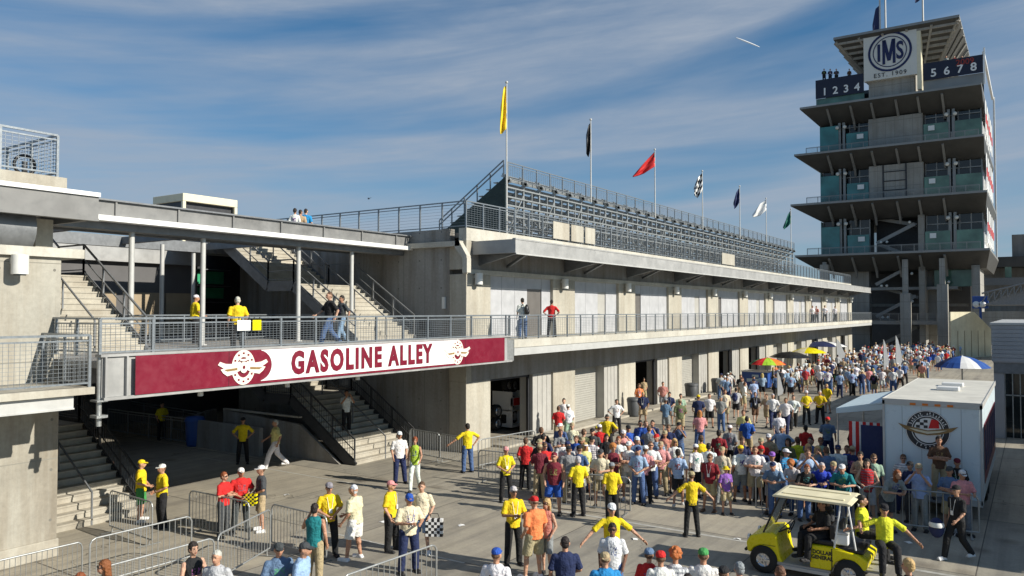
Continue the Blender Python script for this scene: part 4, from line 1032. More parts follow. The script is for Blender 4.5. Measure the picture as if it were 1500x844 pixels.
for (px, pb, h, w, lb) in ((1295, 568, 3.7, .38, 'narrow white feather flag left of the white trailer roof'), (1313, 562, 3.9, .46, 'taller white feather flag right of the narrow one'), (1139, 590, 2.0, .45, 'short white pennant upright in the crowd by the blue stall'), (1226, 545, 3.2, .8, 'white upright banner under the large navy parasol')):
    c = at(px, pb, 2, 0); T = thing('feather_flag', (c.x, c.y, 0), lb, 'flag')
    m = MB(); m.tube((0, 0, 0), (0, 0, h), .03); m.build('pole', M['galv'], T, world=False)
    m = MB(); m.prism([(.03, 0, h), (w*.4, 0, h-.35), (w*.8, 0, h-1.2), (w, 0, h*.55), (w*.7, 0, h*.28), (.03, 0, h*.22)], (0, .012, 0)); o = m.build('banner', M['white'], T, world=False); o.rotation_euler = (0, 0, rad(20))
    m = MB(); m.lathe((0, 0, 0), [(0, 0), (.3, 0), (.3, .05), (.05, .08)], 12); m.build('base', M['grey'], T, world=False)

# white trailer with side awning
TR = thing('merchandise_trailer', (-2.55, 26, 0), 'white box trailer with a round winged emblem and a side awning', 'trailer')
tx0, tx1, ty0, ty1, tz0, tz1 = -3.82, -1.3, 25.6, 34.2, .45, 3.25
m = MB(); m.box(tx0, tx1, ty0, ty1, tz0, tz1); m.build('body', M['trailer'], TR, bevel=.05)
m = MB(); m.box(tx0-.01, tx1+.01, ty0-.01, ty1, tz1, tz1+.035); m.build('roof', M['trailroof'], TR)
m = MB()
m.box(tx0-.02, tx1+.02, ty0-.03, ty0-.01, tz1-.12, tz1+.05); m.box(tx0-.02, tx0+.04, ty0-.03, ty0-.01, tz0, tz1); m.box(tx1-.04, tx1+.02, ty0-.03, ty0-.01, tz0, tz1); m.box(tx1+.01, tx1+.03, ty0, ty1, tz1-.1, tz1+.05); m.box(tx0-.03, tx0-.01, ty0, ty1, tz1-.1, tz1+.05); m.box(tx0, tx1, ty0-.03, ty0-.01, tz0-.05, tz0+.12)
m.build('edge_trim', M['steelw'], TR)
for y in (29.2, 30.9):
    m = MB(); m.box(-2.75, -2.1, y, y+.5, tz1+.035, tz1+.16); m.build('roof_vent', M['white'], TR, bevel=.03)
for k in range(4):
    m = MB(); m.box(-3.1+k*.32, -2.95+k*.32, ty0-.05, ty0-.03, tz1-.1, tz1-.04); m.build('marker_lamp', M['orange'], TR)
m = MB(); m.box(tx0-.02, tx0-.015, 26.2, 33, .9, 2.7); m.build('serving_hatch', M['dark'], TR)
m = MB(); m.prism([(tx0-.02, 26.2, 3.08), (tx0-.02, 26.2, 3.13), (tx0-1.45, 26.2, 2.84), (tx0-1.45, 26.2, 2.79)], (0, 4.6, 0)); m.prism([(tx0-.02, 26.18, 3.06), (tx0-1.45, 26.18, 2.82), (tx0-1.45, 26.18, 2.68), (tx0-.02, 26.18, 2.9)], (0, .02, 0)); m.build('awning', M['skyblue'], TR)
for y in (26.3, 30.7):
    m = MB(); m.tube((tx0-1.42, y, 0), (tx0-1.42, y, 2.8), .025); m.build('awning_pole', M['galv'], TR)
m = MB()
for k in range(9): m.box(tx0-1.1+k*.1, tx0-1.1+k*.1+.095, 26.3, 26.32, .9, 2.45, k % 2)
m.build('striped_cloth', [M['red'], M['white']], TR)
m = MB(); m.box(tx0-.7, tx0-.05, 26.0, 26.02, .5, 2.4); m.build('blue_backcloth', M['navy'], TR)
m = MB(); m.box(tx1+.015, tx1+.02, 26.5, 33.5, .9, 2.6, 0)
for k in range(6): m.box(tx1+.021, tx1+.025, 26.7+k*1.15, 27.5+k*1.15, 1.2, 2.4, 1)
m.build('side_graphic', [M['maroon'], M['navy']], TR)
for y in (28.6, 29.6):
    for x in (tx0+.15, tx1-.15):
        m = MB(); m.lathe((x, y, .38), [(0, -.12), (.36, -.12), (.38, 0), (.36, .12), (0, .12)], 20, axis='x'); m.build('wheel', M['tyre'], TR)
m = MB()
for k in range(1, 5): x = tx0+k*.505; m.box(x-.003, x+.003, ty0-.004, ty0+.01, tz0+.15, tz1-.15)
for k in range(1, 8): m.box(tx0-.004, tx0+.01, ty0+k*1.05-.003, ty0+k*1.05+.003, tz0+.1, tz1-.12)
m.build('panel_seam', M['grey'], TR)
# emblem on the trailer front
ex_, ez_ = at(1359, 632, 1, ty0).x, at(1359, 632, 1, ty0).z+.03
m = MB(); Yf = ty0-.035
def tring(r0, r1, mi, y, a0=0, a1=2*math.pi, n=40):
    for k in range(n):
        a, b = a0+(a1-a0)*k/n, a0+(a1-a0)*(k+1)/n
        q = [(ex_+r*math.cos(t), y, ez_+r*math.sin(t)) for r, t in ((r0, a), (r1, a), (r1, b), (r0, b))]
        m.add(q+[(p[0], y-.004, p[2]) for p in q], [(0, 1, 2, 3), (7, 6, 5, 4), (0, 4, 5, 1), (2, 6, 7, 3), (1, 5, 6, 2), (3, 7, 4, 0)], mi)
tring(.0, .58, 0, Yf+.031); tring(.36, .58, 1, Yf+.024); tring(.40, .42, 0, Yf+.018); tring(.555, .575, 0, Yf+.018)
m.prism([(ex_+a, Yf+.012, ez_+b) for a, b in ((-.78, .16), (-.55, .1), (0, .0), (.55, .1), (.78, .16), (.6, 0), (.3, -.1), (0, -.14), (-.3, -.1), (-.6, 0))], (0, -.006, 0), 2)
m.prism([(ex_+a, Yf+.004, ez_+b) for a, b in ((-.5, .04), (0, -.03), (.5, .04), (.3, -.04), (0, -.1), (-.3, -.04))], (0, -.004, 0), 3)
m.prism([(ex_+a, Yf+.018, ez_+b) for a, b in ((.02, .06), (.3, .08), (.28, .3), (.1, .33))], (0, -.004, 0), 4)
for i in range(3):
    for j in range(3):
        if (i+j) % 2 == 0: m.box(ex_-.3+i*.1, ex_-.2+i*.1, Yf+.014, Yf+.018, ez_+.06+j*.08, ez_+.14+j*.08, 1)
m.build('emblem', [M['white'], M['dark'], M['gold'], M['cream'], M['red']], TR)
m = MB()
for (a0, a1, n_) in ((2.75, .4, 15), (-2.2, -.95, 6)):
    for k in range(n_):
        a = a0+(a1-a0)*k/(n_-1)
        if k in (6,): continue
        w = .018+.012*((k*7) % 3)/2; c_, s_ = math.cos(a), math.sin(a)
        for q in (.0, .5):
            if (k+int(q*2)) % 3 == 2: continue
            x0, z0 = ex_+(.45+q*.06)*c_-w*s_*q, ez_+(.45+q*.06)*s_+w*c_*q
            m.beam((x0, Yf+.012, z0), (x0+.05*c_, Yf+.012, z0+.05*s_), w*.8, .004, up=(0, 1, 0))
        m.beam((ex_+.45*c_+w*s_, Yf+.012, ez_+.45*s_-w*c_), (ex_+.45*c_-w*s_, Yf+.012, ez_+.45*s_+w*c_), .014, .004, up=(0, 1, 0))
m.build('ring_lettering', M['white'], TR)

# golf cart
GC = thing('golf_cart', (-4.1, 18.3, 0), 'yellow golf cart with a cream roof driving along the street, lower right', 'golf cart')
gc = []
def gadd(m, n, mt, par=None, bev=0, **k):
    o = m.build(n, mt if isinstance(mt, list) else M[mt], par or GC, world=False, bevel=bev); return o
# local frame: front towards -X, near side -Y
def panel(prof, y0, y1, mi=0, m=None):
    m = m or MB(); m.prism([(x, y0, z) for x, z in prof], (0, y1-y0, 0), mi); return m
gadd(panel([(-1.35, .42), (-1.38, .62), (-1.28, .78), (-1.0, .88), (-.78, .92), (-.70, .86), (-.62, .40), (-.55, .28), (-.68, .24), (-.74, .40), (-.85, .55), (-1.05, .6), (-1.2, .52), (-1.28, .40)], -.56, .56), 'front_cowl', 'yellow', bev=.03)
gadd(panel([(-.72, .24), (.45, .24), (.45, .30), (-.70, .30)], -.58, .58), 'floor', 'steel')
gadd(panel([(-.6, .18), (.42, .18), (.42, .25), (-.6, .25)], -.60, -.56), 'side_sill', 'steelw')
p = gadd(panel([(.02, .3), (.45, .3), (.56, .5), (.72, .6), (.92, .58), (1.08, .42), (1.16, .42), (1.2, .62), (1.02, .72), (.5, .8), (.02, .8)], -.58, .58), 'rear_body', 'yellow', bev=.03)
for k, (s, z) in enumerate((('DOLLAR', .66), ('GENERAL', .55))):
    me = text_mesh(s, .115, off=.004, ext=.003, xs=.9); me.materials.append(M['black'])
    for v in me.vertices: x, y, z_ = v.co; v.co = (x+.28, -.585-z_, z+y)
    o = bpy.data.objects.new('side_lettering', me); COL.objects.link(o); o.parent = p
m = MB(); m.box(-.02, .5, -.5, .5, .8, .92); gadd(m, 'seat', 'black', bev=.03)
m = MB(); m.box(.42, .54, -.5, .5, .95, 1.25); gadd(m, 'backrest', 'black', bev=.03)
m = MB(); m.box(.58, 1.1, -.5, .5, .72, .82); gadd(m, 'rear_seat', 'black', bev=.03)
m = MB(); m.box(1.1, 1.45, -.5, .5, .38, .42); gadd(m, 'rear_footboard', 'steel')
m = MB(); m.prism([(-.76, -.6, 1.735), (-.78, -.6, 1.76), (-.68, -.6, 1.79), (.8, -.6, 1.79), (.9, -.6, 1.76), (.88, -.6, 1.735)], (0, 1.2, 0)); m.box(-.6, .7, -.38, -.28, 1.79, 1.815); m.box(-.6, .7, .28, .38, 1.79, 1.815); M['cartroof'] = paint('cart_roof', (.76, .69, .46), .5, 0, .12, 2); gadd(m, 'roof', 'cartroof', bev=.015)
for s in (-1, 1):
    m = MB(); m.path([(-1.0, s*.5, .88), (-.62, s*.52, 1.74)], .022); gadd(m, 'front_strut', 'black')
    m = MB(); m.path([(.52, s*.54, .78), (.66, s*.54, 1.74)], .02); m.path([(.95, s*.5, .8), (.8, s*.5, 1.74)], .018); gadd(m, 'rear_strut', 'white')
m = MB(); m.prism([(-.99, -.48, .92), (-.65, -.48, 1.7), (-.645, -.48, 1.7), (-.985, -.48, .92)], (0, .96, 0))
mt, nt, b = newmat('clear_screen'); b.inputs['Base Color'].default_value = (.8, .85, .85, 1); b.inputs['Transmission Weight'].default_value = .9; b.inputs['Roughness'].default_value = .08; M['clear'] = mt
gadd(m, 'windscreen', 'clear')
m = MB(); m.path([(-.78, -.25, .85), (-.45, -.25, 1.02)], .02)
for k in range(14):
    a, b_ = 2*math.pi*k/14, 2*math.pi*(k+1)/14
    m.tube((-.44+.06*math.sin(a), -.25+.17*math.cos(a), 1.04+.15*math.sin(a)), (-.44+.06*math.sin(b_), -.25+.17*math.cos(b_), 1.04+.15*math.sin(b_)), .014)
gadd(m, 'steering_wheel', 'black')
for x in (-.98, .82):
    for s in (-1, 1):
        m = MB(); m.lathe((x, s*.52, .30), [(.15, -.11), (.27, -.11), (.305, -.07), (.305, .07), (.27, .11), (.15, .11)], 26, axis='y'); w = gadd(m, 'wheel', 'tyre')
        m = MB(); m.lathe((x, s*.52, .30), [(0, s*.07), (.05, s*.10), (.07, s*.06), (.16, s*.08), (.17, s*.10)], 22, axis='y')
        for k in range(5):
            a = 2*math.pi*k/5; m.beam((x, s*.61, .30), (x+.16*math.cos(a), s*.61, .30+.16*math.sin(a)), .03, .02, up=(0, 1, 0))
        o = m.build('rim', M['chrome'], w, world=False)
for s in (-.4, .4):
    m = MB(); m.lathe((-1.33, s, .7), [(0, -.06), (.07, -.05), (.08, 0)], 14, axis='x'); gadd(m, 'headlight', 'white')
m = MB(); m.tube((-1.42, -.45, .42), (-1.42, .45, .42), .035); m.tube((-1.42, -.3, .42), (-1.2, -.3, .42), .02); m.tube((-1.42, .3, .42), (-1.2, .3, .42), .02); gadd(m, 'bumper', 'black')
m = MB(); m.path([(-.62, -.5, 1.0), (-.62, .5, 1.0)], .012); m.path([(-.63, -.5, 1.4), (-.63, .5, 1.4)], .012); gadd(m, 'screen_bar', 'black')
m = MB(); m.box(-1.0, -.72, -.57, -.566, .62, .63); m.box(.47, .49, -.587, -.583, .34, .78); gadd(m, 'panel_seam', 'black')
m = MB(); m.box(.45, .9, -.572, -.568, .42, .45); gadd(m, 'mud_strip', 'grey')
ca = at(1122, 840, 2, 0); cb = at(1240, 862, 2, 0); d_ = (cb-ca); ang = math.atan2(d_.y, d_.x)
GC.rotation_euler = (0, 0, ang)
S = d_.length/1.8
S = max(1.0, min(1.12, S)); GC.scale = (S,)*3
nx = V(-math.sin(ang), math.cos(ang), 0)
mid = ca+d_*(.98/1.8)
GC.location = mid+nx*(.6*S)
GCa, GCm, GCn, GCd = ang, GC.location.copy(), nx, d_.normalized()
# ================================================================ PEOPLE
def capsule(m, p, q, r1, r2, sy=1.0, flat=False, n=12):
    """tapered limb piece; sy squashes it front to back"""
    p, q = Vector(p), Vector(q); d = q-p
    if d.length < 1e-5: d = Vector((0, 0, 1e-4))
    L = d.length; d.normalize(); a = Vector((0, 0, 1)) if abs(d.z) < .9 else Vector((0, 1, 0))
    x = d.cross(a).normalized(); y = d.cross(x)
    prof = []
    if not flat: prof += [(0, -r1), (r1*.6, -r1*.8), (r1*.9, -r1*.4)]
    else: prof += [(0, 0)]
    prof += [(r1, 0), ((r1+r2)/2, L/2), (r2, L)]
    if not flat: prof += [(r2*.9, L+r2*.4), (r2*.6, L+r2*.8), (0, L+r2)]
    else: prof += [(0, L)]
    vs = []
    for r, t in prof:
        for i in range(n):
            an = 2*math.pi*i/n; o = x*(r*math.cos(an))+y*(r*math.sin(an)); o.y *= sy
            c = p+d*t; vs.append(c+o)
    fs = []
    for k in range(len(prof)-1):
        for i in range(n): fs.append((k*n+i, k*n+(i+1) % n, (k+1)*n+(i+1) % n, (k+1)*n+i))
    m.add(vs, fs, 0, True)
def remesh(m, voxel, smooth=2, name='body'):
    me = m.mesh(name, [])
    bm = bmesh.new(); bm.from_mesh(me); bmesh.ops.remove_doubles(bm, verts=bm.verts, dist=1e-5); bm.to_mesh(me); bm.free()
    o = bpy.data.objects.new('tmp', me); COL.objects.link(o)
    r = o.modifiers.new('r', 'REMESH'); r.mode = 'VOXEL'; r.voxel_size = voxel; r.use_smooth_shade = True
    s = o.modifiers.new('s', 'SMOOTH'); s.factor = .5; s.iterations = smooth
    bpy.context.view_layer.update(); dg = bpy.context.evaluated_depsgraph_get()
    out = bpy.data.meshes.new_from_object(o.evaluated_get(dg)); bpy.data.objects.remove(o); bpy.data.meshes.remove(me)
    out.name = name; out.polygons.foreach_set('use_smooth', [True]*len(out.polygons)); return out
def append_mesh(me, m, mi):
    bm = bmesh.new(); bm.from_mesh(me); t = m.mesh('t', [])
    n0 = len(bm.faces); bm.from_mesh(t); bm.faces.ensure_lookup_table()
    for f in bm.faces[n0:]: f.material_index = mi; f.smooth = True
    bm.to_mesh(me); bm.free(); bpy.data.meshes.remove(t)
SH = V(.178, .0, 1.395)
STAND_LEG = ((.105, -.01, .5), (.115, .02, .09))
def P_(aL, aR, lL=STAND_LEG, lR=STAND_LEG, lean=0, dz=0, head=(0, 0, 0), hip=(0, 0, 0)):
    return dict(a={1: aL, -1: aR}, l={1: lL, -1: lR}, lean=lean, dz=dz, head=head)
down = ((.245, .03, 1.13), (.24, -.07, .89))
POSES = {
 'stand': P_(down, down, ((.12, -.02, .5), (.14, .02, .09))),
 'stand2': P_(((.25, .07, 1.13), (.2, -.1, .93)), ((.235, .02, 1.13), (.225, -.1, .89)), ((.13, -.07, .5), (.17, -.06, .09))),
 'hips': P_(((.38, .09, 1.16), (.2, -.02, 1.0)), ((.38, .09, 1.16), (.2, -.02, 1.0)), ((.14, -.02, .5), (.17, .02, .09)), ((.14, -.02, .5), (.17, .02, .09))),
 'fold': P_(((.26, -.05, 1.15), (-.06, -.21, 1.2)), ((.26, -.05, 1.15), (-.04, -.24, 1.14)), ((.12, -.02, .5), (.15, .02, .09)), ((.12, -.02, .5), (.14, .02, .09))),
 'clasp': P_(((.28, .0, 1.14), (.05, -.2, 1.0)), ((.28, .0, 1.14), (.04, -.21, 1.0)), ((.13, -.02, .5), (.16, .02, .09)), ((.13, -.02, .5), (.16, .02, .09))),
 'read': P_(((.26, -.04, 1.14), (.12, -.3, 1.16)), ((.26, -.04, 1.14), (.1, -.3, 1.18)), ((.13, -.02, .5), (.15, .02, .09)), ((.13, -.02, .5), (.15, .02, .09)), head=(0, .3, 0)),
 'walk': P_(((.27, .12, 1.16), (.27, .05, .92)), ((.27, -.1, 1.15), (.25, -.3, 1.0)), ((.1, -.2, .52), (.1, -.3, .1)), ((.09, .06, .5), (.09, .36, .17))),
 'walk2': P_(((.27, -.08, 1.15), (.24, -.24, .96)), ((.27, .12, 1.16), (.26, .08, .92)), ((.09, .04, .5), (.09, .3, .15)), ((.1, -.17, .52), (.1, -.26, .09))),
 'wide': P_(((.42, -.04, 1.2), (.62, -.12, 1.02)), ((.42, -.04, 1.2), (.62, -.12, 1.02)), ((.14, -.02, .5), (.18, .02, .09)), ((.14, -.02, .5), (.18, .02, .09))),
 'point': P_(((.44, -.12, 1.33), (.68, -.2, 1.32)), ((.3, .0, 1.15), (.3, -.1, .92))),
 'pointlow': P_(((.42, -.02, 1.2), (.62, -.1, 1.04)), ((.42, .02, 1.24), (.26, -.02, 1.0)), ((.13, -.02, .5), (.15, .02, .09)), ((.13, -.02, .5), (.15, .02, .09))),
 'lean': P_(((.27, -.3, 1.12), (.1, -.5, 1.12)), ((.27, -.3, 1.12), (.08, -.48, 1.12)), lean=.55),
 'photo': P_(((.27, -.15, 1.24), (.09, -.24, 1.52)), ((.27, -.15, 1.24), (.08, -.24, 1.52)), ((.12, -.02, .5), (.14, .02, .09))),
 'phone': P_(((.3, -.1, 1.2), (.15, -.1, 1.5)), down, ((.12, -.02, .5), (.14, .02, .09))),
 'sit': P_(((.26, -.05, .75), (.15, -.3, .7)), ((.26, -.05, .75), (.15, -.3, .7)), ((.13, -.42, .52), (.14, -.46, .09)), ((.13, -.42, .52), (.14, -.46, .09)), dz=-.42),
 'sitwide': P_(((.42, .0, .8), (.6, -.2, .62)), ((.44, .0, .85), (.7, -.05, .78)), ((.15, -.4, .52), (.17, -.44, .06)), ((.13, -.42, .52), (.14, -.46, .06)), dz=-.42),
 'sitfold': P_(((.26, -.05, .75), (-.02, -.24, .78)), ((.26, -.05, .75), (.0, -.28, .74)), ((.13, -.42, .52), (.14, -.46, .09)), ((.13, -.42, .52), (.14, -.46, .09)), dz=-.42),
}
for _n in ('stand2', 'walk', 'walk2', 'point', 'phone', 'pointlow', 'lean', 'stand'):
    _p = POSES[_n]; POSES[_n+'_m'] = dict(a={1: _p['a'][-1], -1: _p['a'][1]}, l={1: _p['l'][-1], -1: _p['l'][1]}, lean=_p['lean'], dz=_p['dz'], head=_p['head'])
POSES['relaxed'] = P_(((.25, .06, 1.13), (.12, -.14, .97)), down, ((.12, -.09, .5), (.16, -.1, .09)))
POSES['slouch'] = P_(((.235, -.03, 1.1), (.23, -.17, .88)), ((.235, -.03, 1.1), (.21, -.17, .9)), ((.12, -.05, .5), (.14, .02, .09)), lean=.12)
POSES['glance'] = P_(((.25, -.05, 1.14), (.1, -.27, 1.0)), ((.245, -.0, 1.13), (.24, -.15, .9)), ((.11, -.02, .5), (.12, .04, .09)), ((.13, -.06, .5), (.17, -.08, .09)), lean=.05)
for _n in ('relaxed', 'glance'):
    _p = POSES[_n]; POSES[_n+'_m'] = dict(a={1: _p['a'][-1], -1: _p['a'][1]}, l={1: _p['l'][-1], -1: _p['l'][1]}, lean=_p['lean'], dz=_p['dz'], head=_p['head'])
STANDS = ['stand', 'stand2', 'stand2_m', 'relaxed', 'relaxed_m', 'slouch', 'glance', 'glance_m', 'clasp']
def U(ps, p):
    x, y, z = p; t = max(0, z-.92); return V(x, y-ps['lean']*t, z+ps['dz']-abs(ps['lean'])*.16*t)
MESH = {}
def part_mesh(kind, pose, lod):
    key = (kind, pose, lod)
    if key in MESH: return MESH[key]
    if kind == 'staffshirt':
        me = part_mesh('shirt', pose, lod).copy(); me.materials[0] = M['cloth']; MESH[key] = me; return me
    ps = POSES[pose or 'stand']; m = MB(); vox = .017 if lod == 0 else .034
    u = lambda *p: U(ps, p)
    def arm(s):
        e, w = ps['a'][s]; f = lambda p: V(p[0]*s, p[1], p[2])
        return u(SH.x*s, SH.y, SH.z), f(e), f(w)
    def leg(s):
        k, a = ps['l'][s]; h = u(.092*s, 0, .93); return h, V(k[0]*s, k[1], k[2]), V(a[0]*s, a[1], a[2])
    if kind in ('body', 'bodyf'):
        W = .93 if kind == 'bodyf' else 1
        capsule(m, u(-.1*W, 0, 1.36), u(.1*W, 0, 1.36), .072, .072); capsule(m, u(0, 0, .98), u(0, -.005, 1.28), .125, .14, .68)
        capsule(m, u(-.06, .0, .93), u(.06, .0, .93), .1, .1, .9)
        capsule(m, u(0, .01, 1.4), u(0, -.005, 1.54), .056, .05)
        hd = u(0, -.012, 1.635); m.ell(hd, .074, .092, .108, 16, 12); m.ell(hd+V(0, -.03, -.06), .052, .06, .055, 12, 8)
        m.ell(hd+V(0, -.098, -.018), .014, .02, .026, 8, 6)
        for s in (-1, 1):
            m.ell(hd+V(s*.077, .005, -.01), .014, .022, .032, 8, 6)
            a, e, w = arm(s); capsule(m, a, e, .05, .04); capsule(m, e, w, .04, .027)
            d = (w-e).normalized(); capsule(m, w, w+d*.07, .026, .032, .8)
            h, k, an = leg(s); capsule(m, h, k, .082, .052); capsule(m, k, an, .052, .035)
            mid = k.lerp(an, .3)+V(0, .012, 0); m.ell(mid, .046, .05, .1)
            capsule(m, an+V(0, .02, -.045), an+V(s*.015, -.13, -.055), .036, .03)
        me = remesh(m, vox, 2, 'body'); me.materials.append(M['skin']); me.materials.append(M['eye']); me.materials.append(M['lip'])
        if lod == 0:
            t = MB()
            for s in (-1, 1): t.ell(hd+V(s*.03, -.087, .012), .013, .008, .007, 8, 6); t.ell(hd+V(s*.031, -.09, .034), .02, .007, .004, 8, 4)
            append_mesh(me, t, 1)
            t = MB(); t.ell(hd+V(0, -.094, -.058), .024, .008, .007, 8, 6); append_mesh(me, t, 2)
            t = MB()
            for s in (-1, 1):
                a, e, w = arm(s); d = (w-e).normalized(); side = d.cross(V(s, .25, 0)).normalized()
                if side.length < .1: side = V(0, 1, 0)
                nrm = d.cross(side).normalized()
                inward = V(-s, 0, 0); 
                if nrm.dot(inward) < 0: nrm = -nrm
                if side.y > 0: side = -side
                for k, Ln in ((-1.5, .052), (-.5, .062), (.5, .066), (1.5, .06)):
                    b = w+d*.075+side*(k*.017); kn = b+d*(Ln*.55)+nrm*.004; tp = kn+d*(Ln*.4)+nrm*.022
                    t.tube(b, kn, .0095, .0088, 6); t.tube(kn, tp, .0088, .0068, 6)
                b = w+d*.02+side*.026; kn = b+d*.035+side*.026+nrm*.008; t.tube(b, kn, .0115, .0098, 6); t.tube(kn, kn+d*.026+nrm*.01, .0098, .0075, 6)
            append_mesh(me, t, 0)
    elif kind in ('shirt', 'tank', 'jacket'):
        capsule(m, u(-.105, .005, 1.36), u(.105, .005, 1.36), .09, .09, 1); capsule(m, u(-.15, .005, 1.38), u(0, .005, 1.43), .055, .06); capsule(m, u(.15, .005, 1.38), u(0, .005, 1.43), .055, .06)
        capsule(m, u(0, -.005, 1.0), u(0, 0, 1.33), .168, .178, .74)
        capsule(m, u(0, -.0, .86), u(0, -.005, 1.06), .178, .168, .78, flat=True)
        capsule(m, u(0, .01, 1.44), u(0, .004, 1.485), .078, .062, flat=True)
        if kind != 'tank':
            for s in (-1, 1):
                a, e, w = arm(s); q = a.lerp(e, .78)
                capsule(m, a, q, .062, .06, flat=False); capsule(m, a.lerp(e, .5), a.lerp(e, .88), .06, .07, flat=True)
                if kind == 'jacket': capsule(m, a.lerp(e, .5), e, .062, .056); capsule(m, e, e.lerp(w, .92), .056, .042, flat=True)
        me = remesh(m, vox*.95, 1, kind); me.materials.append(M['shirt'])
    elif kind in ('trousers', 'shorts', 'skirt', 'dress'):
        capsule(m, u(-.06, .0, .93), u(.06, .0, .93), .118, .118, .95); capsule(m, u(0, 0, .9), u(0, 0, 1.0), .16, .15, .78, flat=True)
        if kind in ('skirt', 'dress'):
            hs = [leg(s) for s in (-1, 1)]; kc = (hs[0][1]+hs[1][1])/2; hc = u(0, 0, .95)
            capsule(m, hc, hc.lerp(kc, .85), .15, .2, .9, flat=True)
        for s in (-1, 1):
            h, k, a = leg(s)
            if kind == 'trousers': capsule(m, h, k, .104, .084); capsule(m, k, a.lerp(k, .02)+V(0, 0, -.04), .084, .068, flat=True)
            elif kind == 'shorts': capsule(m, h, h.lerp(k, .5), .1, .1); capsule(m, h.lerp(k, .3), h.lerp(k, .97), .1, .098, flat=True)
        me = remesh(m, vox*.95, 1, kind); me.materials.append(M['cloth'])
    elif kind == 'shoes':
        for s in (-1, 1):
            h, k, a = leg(s); b = a+V(0, .02, -.045); t = a+V(s*.02, -.15, -.055)
            capsule(m, b, t, .045, .042, 1); m.box(min(b.x, t.x)-.04, max(b.x, t.x)+.04, t.y-.03, b.y+.04, a.z-.092, a.z-.07)
            capsule(m, a+V(0, 0, -.04), a+V(0, 0, .0), .046, .046, flat=True)
        me = remesh(m, vox*.9, 1, 'shoes'); me.materials.append(M['shoe'])
    elif kind == 'hair':
        m.ell((0, .012, .03), .084, .098, .1, 16, 12); m.ell((0, .04, -.02), .078, .072, .07, 12, 8)
        c = MB()
        me = remesh(m, vox*.8, 1, 'hair'); me.materials.append(M['hairm'])
        for v in me.vertices:
            if v.co.y < -.045 and v.co.z < .055: v.co.y = -.045+(v.co.y+.045)*.15
            v.co.x += .004*math.sin(v.co.z*140); v.co.z += .004*math.sin(v.co.x*120+v.co.y*90)
    elif kind == 'longhair':
        m.ell((0, .015, .03), .092, .102, .102, 16, 12); capsule(m, (0, .055, .0), (0, .085, -.19), .088, .07, .65); capsule(m, (.075, .01, .02), (.085, .02, -.12), .03, .03); capsule(m, (-.075, .01, .02), (-.085, .02, -.12), .03, .03)
        me = remesh(m, vox*.8, 1, 'hair'); me.materials.append(M['hairm'])
        for v in me.vertices:
            if v.co.y < -.045 and v.co.z < .055 and abs(v.co.x) < .07: v.co.y = -.045+(v.co.y+.045)*.15
            v.co.x += .005*math.sin(v.co.z*110+v.co.y*60)
    elif kind == 'curly':
        rr = random.Random(3); m.ell((0, .012, .03), .1, .11, .11, 16, 12)
        for k in range(60):
            a, b = rr.uniform(0, 6.28), rr.uniform(-.6, 1.4); m.ell((.1*math.cos(b)*math.cos(a), .02+.1*math.cos(b)*math.sin(a)*(1 if math.sin(a) > 0 else .5), .03+.11*math.sin(b)), .03, .03, .03, 6, 5)
        me = remesh(m, .012, 0, 'hair'); me.materials.append(M['hairm'])
    elif kind == 'cap':
        m.lathe((0, .008, .0), [(.086, .018), (.09, .03), (.088, .06), (.075, .09), (.05, .108), (.02, .116), (0, .117)], 18)
        for v in range(len(m.v)): x, y, z = m.v[v]; m.v[v] = (x, .008+(y-.008)*1.12, z)
        m.prism([(-.07, -.06, .022), (-.065, -.12, .018), (-.035, -.165, .01), (0, -.175, .008), (.035, -.165, .01), (.065, -.12, .018), (.07, -.06, .022)], (0, 0, .012))
        m.ell((0, .008, .118), .01, .01, .006, 8, 4)
        me = m.mesh('cap', M['cloth'])
    elif kind == 'caphair':
        m.ell((0, .03, -.005), .081, .082, .06, 14, 8); me = m.mesh('hair', M['hairm'])
    elif kind == 'sunhat':
        m.lathe((0, .0, .0), [(.16, .0), (.1, .022), (.09, .05), (.082, .085), (.05, .105), (0, .11)], 20); me = m.mesh('hat', M['cloth'])
    elif kind == 'visor':
        m.lathe((0, .0, .0), [(.087, .02), (.09, .05)], 18); m.prism([(-.07, -.06, .022), (-.04, -.16, .01), (.04, -.16, .01), (.07, -.06, .022)], (0, 0, .012)); me = m.mesh('visor', M['cloth'])
    elif kind == 'glasses':
        for s in (-1, 1): m.box(s*.008, s*.052, -.012, .0, -.013, .013); m.box(s*.05, s*.078, -.01, -.002, .0, .008); m.box(s*.074, s*.08, -.005, .1, .0, .008)
        m.box(-.01, .01, -.012, -.004, .0, .008); me = m.mesh('glasses', M['black'])
    elif kind == 'badge':
        m.box(-.035, .035, -.012, .0, -.05, .05); m.beam((-.03, 0, .05), (-.07, .03, .32), .008, .004); m.beam((.03, 0, .05), (.07, .03, .32), .008, .004); me = m.mesh('badge', M['white'])
    elif kind == 'belt':
        m.lathe((0, 0, 0), [(.166, -.02), (.17, 0), (.166, .02)], 20)
        for v in range(len(m.v)): x, y, z = m.v[v]; m.v[v] = (x, y*.8, z)
        me = m.mesh('belt', M['black'])
    MESH[key] = me; return me
